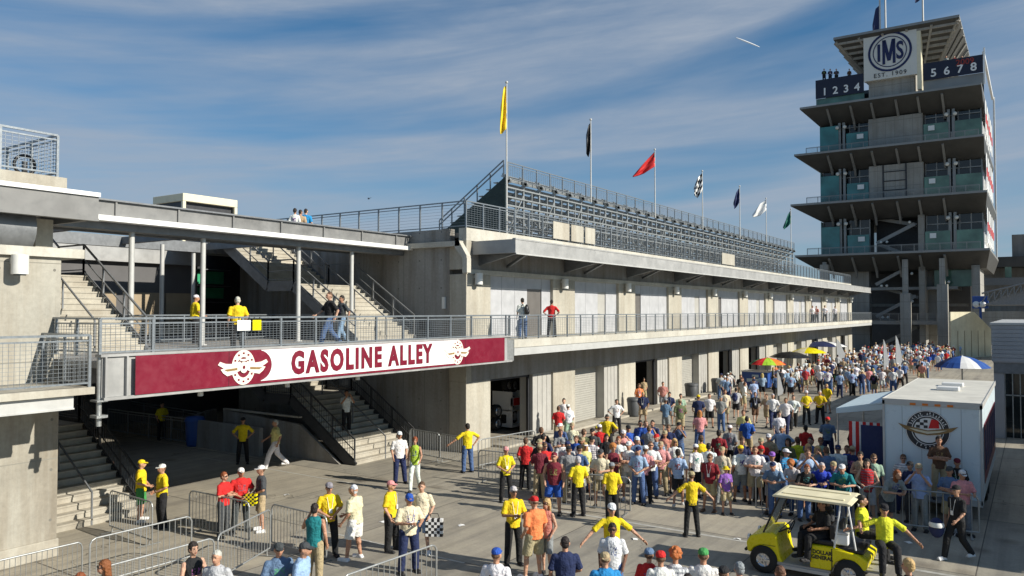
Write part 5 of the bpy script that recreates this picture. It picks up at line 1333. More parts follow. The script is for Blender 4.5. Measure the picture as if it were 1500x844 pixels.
CC = {'yellow': (.80, .60, .01), 'lime yellow': (.72, .72, .03), 'white': (.78, .78, .78), 'cream': (.74, .66, .46), 'pale yellow': (.72, .66, .26), 'red': (.62, .02, .02), 'dark red': (.26, .015, .025), 'maroon': (.17, .015, .03), 'pink': (.74, .32, .32), 'salmon': (.62, .24, .18), 'orange': (.85, .25, .08), 'blue': (.02, .09, .42), 'royal blue': (.02, .05, .48), 'bright blue': (.02, .26, .56), 'navy': (.015, .025, .09), 'light blue': (.34, .47, .68), 'teal': (.01, .2, .22), 'green': (.06, .3, .08), 'lime': (.4, .58, .05), 'bright green': (.08, .5, .1), 'olive': (.13, .15, .07), 'grey': (.26, .27, .28), 'light grey': (.5, .5, .49), 'dark grey': (.055, .06, .065), 'black': (.014, .014, .016), 'khaki': (.42, .34, .2), 'tan': (.45, .33, .2), 'brown': (.12, .06, .03), 'purple': (.3, .12, .5), 'denim blue': (.07, .13, .28), 'pale denim': (.22, .34, .5), 'grey blue': (.12, .2, .32), 'pale green': (.35, .5, .38),
 'blond': (.55, .38, .14), 'ginger': (.45, .16, .04), 'auburn': (.24, .07, .02), 'dark': (.02, .014, .01), 'bald': (0, 0, 0)}
SK = [(.55, .3, .19), (.5, .26, .16), (.58, .34, .23), (.42, .21, .12), (.2, .09, .05)]
def rgb(n, j=.0):
    c = CC[n]; return (*[max(0, min(1, x*(1+R.uniform(-j, j)))) for x in c], 1)
def add_part(kind, pose, lod, par, color, name=None, loc=(0, 0, 0), rx_=0, scale=None):
    o = bpy.data.objects.new(name or kind, part_mesh(kind, pose, lod)); COL.objects.link(o); o.parent = par; o.color = color
    o.location = loc; o.rotation_euler = (rx_, 0, 0)
    if scale: o.scale = scale
    return o
NP = [0]
COPYC = {}
def person(loc, face, pose, top, bot, head, label, skin=None, group=None, fem=False, fat=1.0, h=1.0, lod=0, shoes='black', badge=False, glasses=False, belt=False, minimal=False):
    """top=(colour,kind) bot=(colour,kind) head=(kind,colour[,haircolour]); face in degrees: 0 looks at the camera, 90 to the right of the picture"""
    if pose == 'stand': pose = R.choice(STANDS[:8])
    elif pose in ('stand2', 'walk', 'walk2') and R.random() < .5: pose += '_m'
    ps = POSES[pose]
    to_cam = math.atan2(-loc[1], -loc[0])           # heading towards the viewer
    hd = to_cam+rad(face)
    rz_ = hd+math.pi/2+rad(R.uniform(-9, 9))                                # local front is -Y
    sk = SK[skin if skin is not None else R.choice([0, 0, 1, 1, 2, 3])]
    b = bpy.data.objects.new('person', part_mesh('body', pose, lod)); COL.objects.link(b)
    b.location = loc; b.rotation_euler = (0, 0, rz_); w = fat*(.94 if fem else 1.0); b.scale = (w*h, (fat**1.3)*h*(.95 if fem else 1), h); b.color = (*sk, 1)
    tag(b, label, 'person', group)
    add_part('staffshirt' if top[0] == 'yellow' and top[1] == 'shirt' else top[1], pose, lod, b, rgb(top[0], .05), top[1])
    bo = add_part(bot[1], pose, lod, b, rgb(bot[0], .05))
    sh = add_part('shoes', pose, lod, b, rgb(shoes)) if not (minimal) else None
    hp = U(ps, (0, -.012, 1.635)); rx_ = ps['head'][1]
    if lod == 0 and not glasses and R.random() < .3 and abs(face) < 90: glasses = True
    if not badge and R.random() < .16 and top[1] == 'shirt': badge = True
    k = head[0]; inv = (1/w, 1/(fat**1.3*(.95 if fem else 1)), 1)
    if k in ('hair', 'longhair', 'curly'): add_part(k, None, lod, b, rgb(head[1], .1), 'hair', hp, rx_, inv)
    elif k in ('cap', 'sunhat', 'visor', 'capback'):
        c = add_part('cap' if k == 'capback' else k, None, 0, b, rgb(head[1], .05), 'cap' if k == 'capback' else k, hp+V(0, 0, .012), rx_, inv)
        if k == 'capback': c.rotation_euler = (0, 0, math.pi)
        hc = head[2] if len(head) > 2 else 'brown'
        add_part('longhair' if fem and lod == 0 else 'caphair', None, lod, b, rgb(hc), 'hair', hp-V(0, 0, .012 if fem else 0), rx_, inv)
        if k == 'visor' and not fem: pass
    if glasses: add_part('glasses', None, 0, b, (1, 1, 1, 1), 'sunglasses', hp+V(0, -.088, .012), rx_, inv)
    if badge: add_part('badge', None, 0, b, (1, 1, 1, 1), 'badge', U(ps, (0, -.15, 1.12)))
    if belt: add_part('belt', None, 0, b, (1, 1, 1, 1), 'belt', U(ps, (0, 0, .9)))
    NP[0] += 1
    return b
def npat(px, ytop, hh=1.745, dz=0.0):
    """ground position whose head top is seen at the given spot"""
    c = at(px, ytop, 2, hh+dz); return (c.x, c.y, dz)
def bt(kind): return {'trousers': 'trousers', 'shorts': 'shorts', 'skirt': 'skirt'}[kind]
BOTW = {'trousers': 'trousers', 'shorts': 'shorts', 'skirt': 'skirt'}
SEEN = set()
def spec(s, default):
    a = s.split('/'); return (a[0], a[1] if len(a) > 1 else default)
def headspec(s):
    a = s.split(':'); k = {'c': 'cap', 'h': 'hair', 'l': 'longhair', 'v': 'visor', 's': 'sunhat', 'k': 'curly', 'b': 'capback'}[a[0]]
    return (k, *a[1:])
def headword(hs):
    k, c = hs[0], hs[1]
    c2 = {'dark': 'dark', 'white': 'white', 'grey': 'grey', 'light grey': 'grey'}.get(c, c)
    if k in ('cap', 'capback'): return '%s cap' % c
    if k == 'hair': return '%s hair' % c2
    if k == 'longhair': return 'long %s hair' % c2
    if k == 'curly': return 'curly %s hair' % c2
    if k == 'sunhat': return '%s sun hat' % c
    return '%s visor' % c
def row(px, yt, face, pose, top, bot, head, where, loc=None, dz=0, **o):
    T_, B_, H_ = spec(top, 'shirt'), spec(bot, 'trousers'), headspec(head)
    ps = POSES[pose]
    hh = (U(ps, (0, 0, 1.745)).z)*o.get('h', 1.0)
    tw = {'shirt': 'shirt', 'tank': 'tank top', 'jacket': 'jacket'}[T_[1]]
    lab = 'person in %s %s, %s %s, %s, %s' % (T_[0], tw, B_[0], BOTW[B_[1]], headword(H_), where)
    if len(lab.split()) > 16: lab = 'person in %s %s, %s, %s' % (T_[0], tw, headword(H_), where)
    if len(lab.split()) > 16: lab = 'person in %s %s, %s' % (T_[0], tw, where)
    if lab in SEEN: print('DUP', lab)
    SEEN.add(lab)
    L = loc if loc else npat(px, yt, hh, dz)
    d = math.hypot(L[0], L[1])
    if H_[0] == 'longhair': o['fem'] = True
    if 'fat' not in o: o['fat'] = R.choice([.94, 1, 1, 1.06, 1.14])
    if 'h' not in o: o['h'] = R.uniform(.96, 1.03)
    return person(L, face, pose, T_, B_, H_, lab, lod=0 if d < 33 else 1, **o)
K = dict
ppl = [
 (207, 672, 75, 'clasp', 'yellow', 'green/shorts', 'c:yellow', 'at the left stair foot', K(belt=1, shoes='white', fat=1.1)),
 (238, 678, 285, 'clasp', 'yellow', 'black', 'c:white', 'facing the man in green shorts', K(fat=1.1)),
 (143, 643, 120, 'walk', 'yellow', 'light grey', 'h:dark', 'behind the left stair rail', K()),
 (237, 588, 20, 'stand', 'yellow', 'black', 'h:dark', 'deep in the dark passage', K()),
 (356, 613, 350, 'hips', 'yellow', 'black', 'c:black', 'hands on hips in the shaded passage', K()),
 (404, 617, 270, 'walk', 'pale yellow', 'white', 'h:light grey', 'walking in the passage shade', K(shoes='white')),
 (328, 688, 60, 'fold', 'red', 'dark grey', 'h:auburn', 'behind the tilted barrier', K(fem=1, fat=1.1)),
 (353, 683, 10, 'clasp', 'red', 'dark grey', 'c:white', 'middle of the three by the barrier', K(fat=1.15)),
 (383, 682, 275, 'clasp', 'dark grey', 'khaki/shorts', 'c:white', 'holding a striped bag', K(shoes='white', fat=1.05)),
 (461, 740, 150, 'phone', 'teal/tank', 'khaki', 'h:dark', 'with her back turned at the barrier end', K(fem=1, fat=1.1, shoes='white')),
 (482, 709, 10, 'clasp', 'yellow', 'black', 'c:grey', 'beside the white haired man', K(badge=1)),
 (521, 711, 235, 'stand', 'cream', 'white/shorts', 'h:white', 'seen from behind, centre left', K(fat=1.2, shoes='white')),
 (572, 703, 60, 'stand2', 'yellow', 'black', 'c:pink', 'left of the blue capped man', K()),
 (599, 725, 20, 'read', 'cream', 'navy', 'c:blue', 'with a dark chest print', K(fat=1.15)),
 (618, 704, 340, 'stand2', 'cream', 'pale denim/shorts', 'h:brown', 'carrying a checkered bag', K(shoes='white', fat=1.1)),
 (585, 633, 10, 'stand2', 'white', 'navy', 'c:white', 'strolling before the right stairs', K(fat=1.1)),
 (608, 641, 345, 'walk', 'lime/tank', 'white', 'h:auburn', 'strolling before the right stairs', K(fem=1)),
 (685, 622, 200, 'pointlow', 'yellow', 'denim blue', 'h:dark', 'leaning at the fence by the corner pillar', K()),
 (741, 652, 10, 'clasp', 'yellow', 'black', 'c:pink', 'hands folded before the dark fence', K(badge=1)),
 (770, 640, 165, 'stand2', 'red', 'black', 'h:brown', 'back turned near the first garage', K()),
 (752, 713, 25, 'read', 'yellow', 'black', 'h:light grey', 'reading papers, front centre', K(glasses=1, h=1.04)),
 (783, 731, 215, 'stand2', 'orange', 'khaki/shorts', 'c:red', 'beside the blond woman', K(fat=1.15, shoes='white')),
 (801, 727, 330, 'stand2', 'salmon/tank', 'grey/shorts', 'l:blond', 'wearing dark sunglasses', K(glasses=1)),
 (847, 667, 200, 'clasp', 'yellow', 'black', 'h:light grey', 'guarding the front of the crowd', K()),
 (896, 675, 190, 'stand2', 'yellow', 'black', 'c:grey', 'next to the white tank top man', K()),
 (896, 738, 10, 'wide', 'yellow', 'black', 'c:white', 'arms spread wide, front centre', K(h=1.03)),
 (897, 766, 5, 'stand2', 'white', 'denim blue', 'h:dark', 'in sunglasses before the arms wide guard', K(glasses=1, skin=4, fat=1.05)),
 (828, 787, 175, 'stand', 'navy', 'khaki/shorts', 'h:dark', 'back turned at the bottom centre', K(fat=1.1)),
 (727, 803, 165, 'stand', 'white', 'navy/shorts', 'c:blue', 'at the bottom edge below the reader', K(fat=1.1)),
 (887, 806, 185, 'stand', 'bright blue', 'khaki/shorts', 'b:tan:brown', 'at the bottom edge', K()),
 (950, 799, 165, 'stand', 'red', 'khaki/shorts', 'c:grey blue', 'at the bottom edge', K()),
 (968, 808, 185, 'stand', 'white', 'grey/shorts', 'c:red', 'at the bottom edge', K()),
 (989, 806, 175, 'stand', 'white', 'grey/shorts', 'k:ginger', 'at the bottom edge', K(fem=1)),
 (1030, 809, 185, 'stand', 'white', 'grey/shorts', 'c:green', 'at the bottom edge', K()),
 (1060, 827, 150, 'stand', 'dark grey', 'grey/shorts', 'c:black', 'lowest cap left of the golf cart', K()),
 (1083, 823, 200, 'stand', 'orange', 'grey/shorts', 'h:grey', 'left of the golf cart front wheel', K()),
 (1143, 826, 190, 'stand', 'orange', 'grey/shorts', 'h:brown', 'before the cart sill', K()),
 (1331, 823, 250, 'stand', 'black', 'grey/shorts', 'h:blond', 'at the bottom right edge', K()),
 (1008, 836, 180, 'stand', 'dark grey', 'grey/shorts', 'h:dark', 'lowest head at bottom centre', K()),
 (408, 791, 15, 'stand', 'grey blue', 'denim blue', 'c:dark grey', 'in the lower left foreground', K(fat=1.1)),
 (438, 796, 60, 'stand', 'light blue', 'denim blue', 'c:dark grey', 'in the lower left foreground', K(fat=1.1)),
 (283, 797, 25, 'fold', 'black/tank', 'black', 'h:dark', 'in the lower left foreground', K(fem=1)),
 (318, 802, 335, 'stand', 'light grey', 'khaki', 'h:light grey', 'right of the woman in black', K(fat=1.1)),
 (161, 818, 290, 'stand', 'teal', 'denim blue', 'l:auburn', 'in sunglasses, bottom left', K(glasses=1)),
 (119, 833, 320, 'stand', 'grey', 'denim blue', 'h:auburn', 'left of the teal shirted woman', K(fem=1)),
 (1013, 688, 195, 'wide', 'yellow', 'black', 'c:khaki', 'back turned with arms out', K(belt=1)),
 (1040, 662, 340, 'stand2', 'dark red', 'khaki/shorts', 'h:brown', 'beside the guard with arms out', K(badge=1, glasses=1, shoes='brown')),
 (1401, 712, 320, 'walk', 'black', 'black', 'c:black', 'striding past the trailer', K(shoes='white', badge=1)),
 # middle crowd
 (798, 647, 20, 'fold', 'red', 'dark grey', 'h:brown', 'front left of the crowd', K()),
 (812, 665, 345, 'stand2', 'maroon/tank', 'blue/shorts', 'c:maroon', 'front left of the crowd', K(fat=1.25)),
 (824, 641, 10, 'read', 'white', 'light grey/shorts', 'c:grey', 'behind the blue shorts person', K()),
 (844, 636, 340, 'clasp', 'blue', 'denim blue', 'h:brown', 'behind the visor woman', K()),
 (857, 650, 30, 'stand', 'pale yellow', 'khaki/shorts', 'v:white:blond', 'between two guards', K(fem=1)),
 (880, 658, 350, 'read', 'cream', 'khaki/shorts', 'c:dark grey', 'between the two front guards', K()),
 (898, 651, 15, 'fold', 'maroon/tank', 'khaki/shorts', 'k:ginger', 'behind the second guard', K(fem=1)),
 (921, 647, 350, 'fold', 'white/tank', 'light grey/shorts', 'c:white', 'front row of the crowd', K(shoes='white', fat=1.1, h=1.04)),
 (933, 640, 20, 'stand', 'grey blue', 'denim blue', 'c:white', 'behind the white tank top man', K()),
 (953, 648, 10, 'fold', 'white', 'denim blue', 'h:brown', 'arms folded in the front row', K()),
 (968, 645, 350, 'clasp', 'pink', 'khaki', 'c:khaki', 'right of the folded arms man', K()),
 (974, 632, 350, 'stand', 'salmon', 'khaki/shorts', 'c:khaki', 'right of the pair in blue', K()),
 (993, 657, 165, 'walk2', 'light blue', 'black/shorts', 'h:dark', 'stepping into the crowd', K(shoes='light grey')),
 (1019, 648, 200, 'stand', 'white', 'black/shorts', 'c:white', 'back turned behind the arms out guard', K()),
 (1038, 647, 180, 'stand', 'white', 'denim blue', 'h:dark', 'back turned near the khaki shorts man', K()),
 (1027, 640, 190, 'stand', 'yellow', 'black', 'h:brown', 'deep inside the crowd', K()),
 (1058, 655, 350, 'stand', 'cream', 'grey', 'c:khaki', 'behind the child with yellow hat', K()),
 (1063, 683, 20, 'stand', 'purple', 'khaki/shorts', 's:yellow', 'small child in the crowd', K(h=.8)),
 (1053, 632, 170, 'stand', 'dark red', 'black', 'h:dark', 'facing away by the green capped man', K()),
 (1069, 623, 170, 'stand', 'grey', 'black', 'c:white', 'left of the blue polo man', K()),
 (1094, 609, 180, 'stand', 'blue', 'khaki/shorts', 'h:dark', 'back turned in the open street', K(fat=1.1)),
 (1087, 641, 10, 'stand', 'navy', 'denim blue', 'h:brown', 'below the blue polo man', K()),
 (1085, 652, 200, 'stand2', 'white', 'grey/shorts', 'c:yellow', 'with backpack straps', K(fat=1.1)),
 (1115, 653, 190, 'stand', 'navy', 'black', 'c:red', 'behind the barrier end', K()),
 (1135, 671, 0, 'lean', 'grey blue', 'denim blue', 'c:navy', 'leaning on the barrier', K()),
 (1131, 664, 10, 'stand', 'white', 'grey/shorts', 'c:purple', 'behind the leaning row', K()),
 (1151, 656, 60, 'point', 'bright blue', 'denim blue', 'c:white', 'pointing over the barrier', K()),
 (1164, 670, 350, 'lean', 'light grey', 'denim blue', 'k:ginger', 'leaning on the barrier', K(fem=1)),
 (1177, 675, 10, 'lean', 'black', 'denim blue', 'h:auburn', 'leaning on the barrier', K()),
 (1183, 661, 20, 'photo', 'light blue', 'khaki/shorts', 'h:brown', 'holding a camera behind the row', K()),
 (1200, 673, 0, 'lean', 'royal blue/jacket', 'black', 'h:light grey', 'leaning on the barrier', K(fat=1.1)),
 (1202, 641, 10, 'stand', 'pale green', 'khaki', 'h:auburn', 'behind the blue jacket man', K()),
 (1212, 612, 170, 'stand', 'grey blue', 'navy', 'c:red', 'back turned on the street', K(fat=1.1)),
 (1180, 621, 200, 'stand2', 'red', 'black', 'h:dark', 'beside the lime shirt', K(skin=4)),
 (1168, 640, 190, 'stand', 'lime yellow', 'black', 'h:brown', 'behind the pointing person', K()),
 (1145, 622, 0, 'hips', 'light blue', 'black', 'h:grey', 'hands on hips facing the camera', K(fat=1.15)),
 (1141, 603, 20, 'stand', 'white', 'denim blue', 'h:dark', 'behind the hands on hips man', K()),
 (1241, 650, 350, 'stand', 'blue/jacket', 'navy', 'h:brown', 'behind the teal leaning person', K(fat=1.1)),
 (1235, 677, 0, 'lean', 'teal', 'denim blue', 'c:white', 'leaning on the barrier', K(fat=1.1)),
 (1217, 672, 15, 'lean', 'navy', 'black', 'c:khaki', 'leaning on the barrier', K()),
 (1260, 663, 350, 'fold', 'tan/tank', 'black', 'h:dark', 'left of the pale green shirt', K(fem=1)),
 (1279, 666, 10, 'stand', 'pale green', 'khaki/shorts', 'h:brown', 'behind the red tank top', K()),
 (1270, 674, 5, 'clasp', 'red/tank', 'light grey/shorts', 'l:dark', 'behind the cart roof', K(shoes='grey')),
 (1298, 687, 40, 'lean', 'grey', 'dark grey/shorts', 'l:auburn', 'bending over the barrier', K()),
 (1323, 663, 10, 'stand2', 'white', 'navy', 'h:brown', 'before the left half of the trailer', K(fat=1.05)),
 (1334, 674, 340, 'stand', 'navy', 'dark grey', 'c:black', 'right of the white T-shirt man', K()),
 (1346, 682, 345, 'photo', 'light blue', 'grey', 'c:khaki', 'with a camera before the trailer', K(fat=1.05)),
 (1391, 685, 350, 'fold', 'grey blue', 'khaki/shorts', 'c:dark grey', 'behind the man in black', K(shoes='white')),
 (1402, 672, 10, 'stand', 'black', 'grey', 'c:maroon', 'at the right trailer corner', K()),
 (1409, 687, 30, 'read', 'pink', 'grey', 'c:white', 'at the right trailer corner', K()),
 (1273, 636, 190, 'stand', 'olive', 'khaki/shorts', 'c:white', 'under the trailer awning', K()),
 (1253, 622, 160, 'stand', 'black', 'black', 'h:dark', 'by the striped cloth', K()),
 (878, 622, 190, 'stand', 'red', 'black', 'c:white', 'behind the crowd by the bending guard', K()),
 (888, 634, 10, 'stand', 'black', 'black', 'h:dark', 'in the middle of the crowd', K()),
 (855, 630, 160, 'stand', 'olive', 'khaki/shorts', 'h:brown', 'back turned in the crowd', K()),
 (889, 606, 170, 'hips', 'yellow', 'black', 'h:dark', 'behind the crowd', K(fat=1.2)),
 (818, 593, 170, 'stand', 'red', 'khaki/shorts', 'h:brown', 'by the pier of the first garage', K(fat=1.1)),
 (826, 585, 350, 'stand', 'white', 'grey/shorts', 'h:dark', 'by the pier of the first garage', K()),
 (833, 591, 200, 'stand', 'white', 'pale green', 'c:white', 'right of the red shirt at the pier', K()),
 (821, 628, 10, 'fold', 'grey', 'black/shorts', 'h:brown', 'at the back left of the crowd', K()),
 (838, 620, 350, 'stand', 'cream', 'khaki/shorts', 'c:khaki', 'at the back left of the crowd', K()),
 (903, 584, 15, 'hips', 'white', 'black', 'h:dark', 'by the dark litter bin', K(fat=1.05)),
 (938, 616, 350, 'stand', 'blue', 'denim blue', 'h:dark', 'left of the navy shirt', K()),
 (945, 617, 20, 'stand', 'blue', 'black', 'h:brown', 'between two blue shirted friends', K()),
 (956, 614, 340, 'fold', 'navy', 'black', 'h:dark', 'right of the two in blue', K(fat=1.1)),
 (913, 632, 10, 'photo', 'pink', 'khaki/shorts', 'c:white', 'filming inside the crowd', K()),
 (906, 641, 350, 'stand', 'white', 'khaki/shorts', 'h:auburn', 'behind the maroon tank top woman', K()),
 (868, 627, 350, 'stand', 'dark grey', 'black', 'c:black', 'behind the two front guards', K()),
 (943, 553, 20, 'stand', 'tan', 'khaki/shorts', 'h:dark', 'in the second garage doorway', K(fem=1)),
 (942, 573, 350, 'stand', 'navy', 'tan/shorts', 'h:blond', 'right of the dark bin', K()),
 (936, 563, 10, 'stand', 'orange', 'khaki/shorts', 'h:brown', 'beside the open garage jamb', K()),
 (971, 559, 10, 'stand', 'salmon', 'grey/shorts', 'h:dark', 'against the pale column', K()),
 (981, 574, 350, 'stand', 'navy', 'grey/shorts', 'h:dark', 'in the street by the closed garage', K()),
 (997, 576, 10, 'stand', 'pale green', 'khaki/shorts', 'h:dark', 'in the street by the closed garage', K()),
 (996, 586, 200, 'stand', 'olive', 'khaki/shorts', 'c:khaki', 'back turned, mid street', K(fat=1.1, shoes='white')),
 (975, 584, 180, 'stand', 'grey blue', 'grey/shorts', 'c:grey', 'left of the khaki capped man', K()),
 (1023, 580, 170, 'stand', 'navy', 'black/shorts', 'c:yellow', 'mid street', K(fat=1.1)),
 (1025, 602, 185, 'stand', 'pink', 'denim blue', 'l:ginger', 'mid street', K(fat=1.1)),
 (1039, 576, 10, 'stand', 'white', 'black/shorts', 'h:brown', 'mid street facing the camera', K()),
 (1056, 580, 350, 'stand', 'grey', 'denim blue', 'c:grey', 'mid street', K()),
 (1062, 572, 10, 'stand', 'cream', 'khaki/shorts', 'h:brown', 'right of the grey shirt', K()),
 (1078, 567, 190, 'walk', 'light grey', 'black/shorts', 'h:dark', 'walking by the blue stall', K()),
 (1106, 573, 10, 'walk2', 'black', 'brown/shorts', 'h:brown', 'walking towards the camera', K()),
 (1089, 602, 350, 'stand', 'pale yellow', 'khaki/shorts', 'h:brown', 'left of the blue polo man', K()),
 (1123, 575, 330, 'walk', 'tan', 'khaki/shorts', 'h:brown', 'behind the white shirted officials', K()),
 (1132, 577, 10, 'walk', 'white', 'navy', 'h:light grey', 'first of three officials', K(fat=1.1)),
 (1151, 583, 350, 'walk2', 'white', 'navy', 'h:brown', 'second of three officials', K(fat=1.1)),
 (1162, 578, 5, 'walk', 'white', 'black', 'h:dark', 'third of three officials', K()),
 (1181, 573, 10, 'clasp', 'yellow', 'black', 'c:white', 'left guard of the street pair', K()),
 (1201, 572, 350, 'clasp', 'yellow', 'black', 'h:light grey', 'right guard of the street pair', K()),
 (1212, 561, 340, 'stand', 'yellow', 'khaki/shorts', 'h:blond', 'behind the street guard pair', K(fem=1)),
 (1230, 545, 180, 'stand', 'light blue', 'navy', 'h:dark', 'back turned far up the street', K()),
 (1248, 543, 190, 'stand', 'light blue', 'black', 'h:dark', 'far up the street', K()),
 (1201, 540, 350, 'stand', 'white', 'black', 'c:white', 'tall in the far crowd', K()),
 (1136, 533, 10, 'stand', 'orange', 'khaki/shorts', 'h:brown', 'beside the blue stall', K(fat=1.1)),
 (1085, 549, 10, 'stand', 'black', 'khaki/shorts', 'h:dark', 'left of the blue stall', K()),
 (1090, 560, 90, 'stand', 'white', 'khaki/shorts', 'h:brown', 'left of the blue stall', K()),
]
for p in ppl:
    row(*p[:8], **p[8])
# hidden edge man standing on the trailer step in front of the emblem
row(1375, 640, 10, 'fold', 'brown', 'khaki', 'h:dark', 'raised before the round emblem', loc=(at(1375, 640, 1, 25.1).x, 25.1, at(1375, 640, 1, 25.1).z-1.75))
tz = at(1375, 640, 1, 25.1).z-1.75
T = thing('step_platform', (at(1375, 640, 1, 25.1).x, 25.1, 0), 'grey box platform in front of the trailer emblem', 'platform')
m = MB(); m.box(-.45, .45, -.3, .3, tz-.05, tz); m.build('top', M['galvd'], T, world=False)
for sx in (-.4, .4):
    for sy in (-.25, .25):
        m = MB(); m.tube((sx, sy, 0), (sx, sy, tz-.05), .025); m.build('leg', M['galvd'], T, world=False)
# on the stairs, balcony and bridge
row(0, 0, 20, 'photo', 'white', 'black', 'h:dark', 'coming down the shaded stairs', loc=(-23.3, 22.6, .92+.03))
row(0, 0, 200, 'stand2', 'yellow', 'black', 'h:light grey', 'on the footbridge behind the placards', loc=(at(348, 450, 0, -20.6).x, at(348, 450, 0, -20.6).y, 4.62))
row(0, 0, 100, 'stand', 'yellow', 'black', 'c:white', 'standing back on the footbridge', loc=(-24.5, at(285, 450, 0, -24.5).y, 4.75))
row(0, 0, 300, 'walk', 'black', 'denim blue', 'h:brown', 'crossing the footbridge', loc=(-19.0, at(483, 450, 0, -19.0).y, 4.75))
row(0, 0, 300, 'walk2', 'dark grey', 'pale denim', 'h:dark', 'crossing the footbridge', loc=(-19.4, at(501, 450, 0, -19.4).y, 4.75))
row(0, 0, 190, 'stand', 'white', 'denim blue', 'h:dark', 'with a backpack on the balcony', loc=(-18.2, at(766, 450, 0, -18.2).y, 4.73))
row(0, 0, 170, 'hips', 'red', 'black', 'h:dark', 'on the balcony by the dark door', loc=(-18.2, at(808, 450, 0, -18.2).y, 4.73))
for (px, c, hd, w, f) in ((1190, 'white', 'h:dark', 'leftmost at the far balcony rail', 20), (1196, 'salmon', 'h:brown', 'far along the balcony', 340), (1208, 'white', 'c:black', 'far along the balcony', 0), (1223, 'white', 'h:dark', 'rightmost at the far balcony rail', 0)):
    row(0, 0, f, 'stand', c, 'black', hd, w, loc=(-18.2, at(px, 450, 0, -18.2).y, 4.73))
for (px, c, hd) in ((432, 'white', 'h:dark'), (440, 'tan', 'h:dark'), (448, 'bright blue', 'h:dark')):
    row(0, 0, 160, 'stand', c, 'black', hd, 'seen above the upper walkway beam', loc=(-27, at(px, 310, 0, -27).y, at(px, 307, 0, -27).z-1.745))
m = None
for (px, c) in ((1207, 'black'), (1225, 'dark grey'), (1244, 'brown'), (1216, 'navy'), (1386, 'grey'), (1398, 'dark red'), (1409, 'white'), (1425, 'olive')):
    q = at(px, 101 if px < 1300 else 82, 1, 123.2); row(0, 0, 0, 'stand', c, 'black', 'h:dark', 'on the tower top deck', loc=(q.x, 123.2, q.z-2.1), h=1.2)
# golf cart riders (they sit in or on the cart)
def cartpt(x, y, z): return GCm+GCd*(x*S)+GCn*(y*S)+V(0, 0, z*S)
def rider(x, y, zseat, face_local, *a, **k):
    q = cartpt(x, y, zseat); k.setdefault('lod', 0)
    return q
q = cartpt(.22, -.2, .45); row(0, 0, 300, 'sit', 'black', 'black', 'h:dark', 'driving the golf cart', loc=tuple(q))
q = cartpt(.22, .25, .45); row(0, 0, 300, 'photo', 'dark grey', 'black', 'h:brown', 'passenger raising an arm in the cart', loc=(q.x, q.y, q.z-.42)) if False else row(0, 0, 300, 'sitfold', 'dark grey', 'black', 'h:brown', 'passenger in the golf cart', loc=tuple(q))
q = cartpt(.95, .2, .5); row(0, 0, 80, 'sitwide', 'lime yellow', 'black', 'h:dark', 'rear seat of the cart under the roof', loc=tuple(q))
q = cartpt(1.45, -.1, .42); row(0, 0, 10, 'sitwide', 'lime yellow', 'black', 'c:black', 'riding on the cart tail', loc=tuple(q), glasses=1)

q = cartpt(.62, -.35, .86); T = thing('cool_box', tuple(q), 'white cool box on the back of the golf cart', 'cool box', rz=GCa)
m = MB(); m.box(-.17, .17, -.13, .13, 0, .22); m.build('tub', M['white'], T, world=False, bevel=.02)
m = MB(); m.box(-.18, .18, -.14, .14, .22, .27); m.build('lid', M['steelw'], T, world=False, bevel=.01)
for k, (px, py) in enumerate(((560, 765), (676, 770), (930, 790), (1080, 790), (420, 725), (1330, 795))):
    c = at(px, py, 2, 0); T = thing('paper_scrap', (c.x, c.y, .004), ['crumpled white paper on the paving by the bottom centre barrier', 'white paper scrap left of the reading guard', 'white paper scrap near the arms wide guard', 'white paper scrap left of the golf cart', 'white paper scrap behind the teal shirted woman', 'white paper scrap right of the golf cart'][k], 'paper', rz=k*1.1)
    m = MB(); m.add([(-.09, -.06, 0), (.0, -.07, .015), (.09, -.05, .004), (-.08, .06, .01), (.0, .055, .03), (.1, .07, .006)], [(0, 1, 4, 3), (1, 2, 5, 4)]); o = m.build('paper', M['white'], T, world=False); s_ = o.modifiers.new('t', 'SOLIDIFY'); s_.thickness = .002
# held bags
def bag(lab, loc, w, h, mats, name='shopping_bag', cat='bag', check=True):
    T = thing(name, loc, lab, cat); m = MB(); n = 6
    for i in range(n):
        for j in range(n): m.box(-w/2+w*i/n, -w/2+w*(i+1)/n, -.06, .06, -h+h*j/n, -h+h*(j+1)/n, (i+j) % 2 if check else 0)
    m.build('pouch', [M[k] for k in mats], T, world=False)
    m = MB(); m.path([(-w*.3, 0, 0), (-w*.2, 0, .12), (w*.2, 0, .12), (w*.3, 0, 0)], .008); m.build('handle', M['black'], T, world=False)
    T.rotation_euler = (0, 0, rad(30)); return T
q = npat(618, 704); bag('black and white checkered bag hanging from a hand', (q[0]+.36, q[1]+.05, .86), .42, .42, ['white', 'black'])
q = npat(383, 682); bag('yellow and black striped bag held by the grey shirt man', (q[0]+.0, q[1]-.34, 1.05), .34, .3, ['yellow', 'black'])
def backpack(lab, loc, rz, mt):
    T = thing('backpack', loc, lab, 'backpack', rz=rz); m = MB(); m.ell((0, 0, 0), .16, .1, .24, 14, 10); m.ell((0, .07, -.08), .11, .06, .11, 10, 8); m.build('sack', M[mt], T, world=False)
    m = MB()
    for s in (-.09, .09): m.path([(s, -.09, .2), (s, -.18, .24), (s, -.22, .1)], .014)
    m.build('strap', M[mt], T, world=False)
backpack('dark backpack on the white shirted balcony visitor', (-18.2+.22, at(766, 450, 0, -18.2).y-.05, 4.73+1.22), rad(-60), 'black')
q = npat(1078, 567); backpack('dark backpack worn by the walker near the blue stall', (q[0]-.0, q[1]-.22, 1.2), rad(180), 'navy')
q = npat(1401, 712); T = thing('holdall', (q[0]-.42, q[1]-.1, .72), 'purple and white holdall beside the man in black', 'bag')
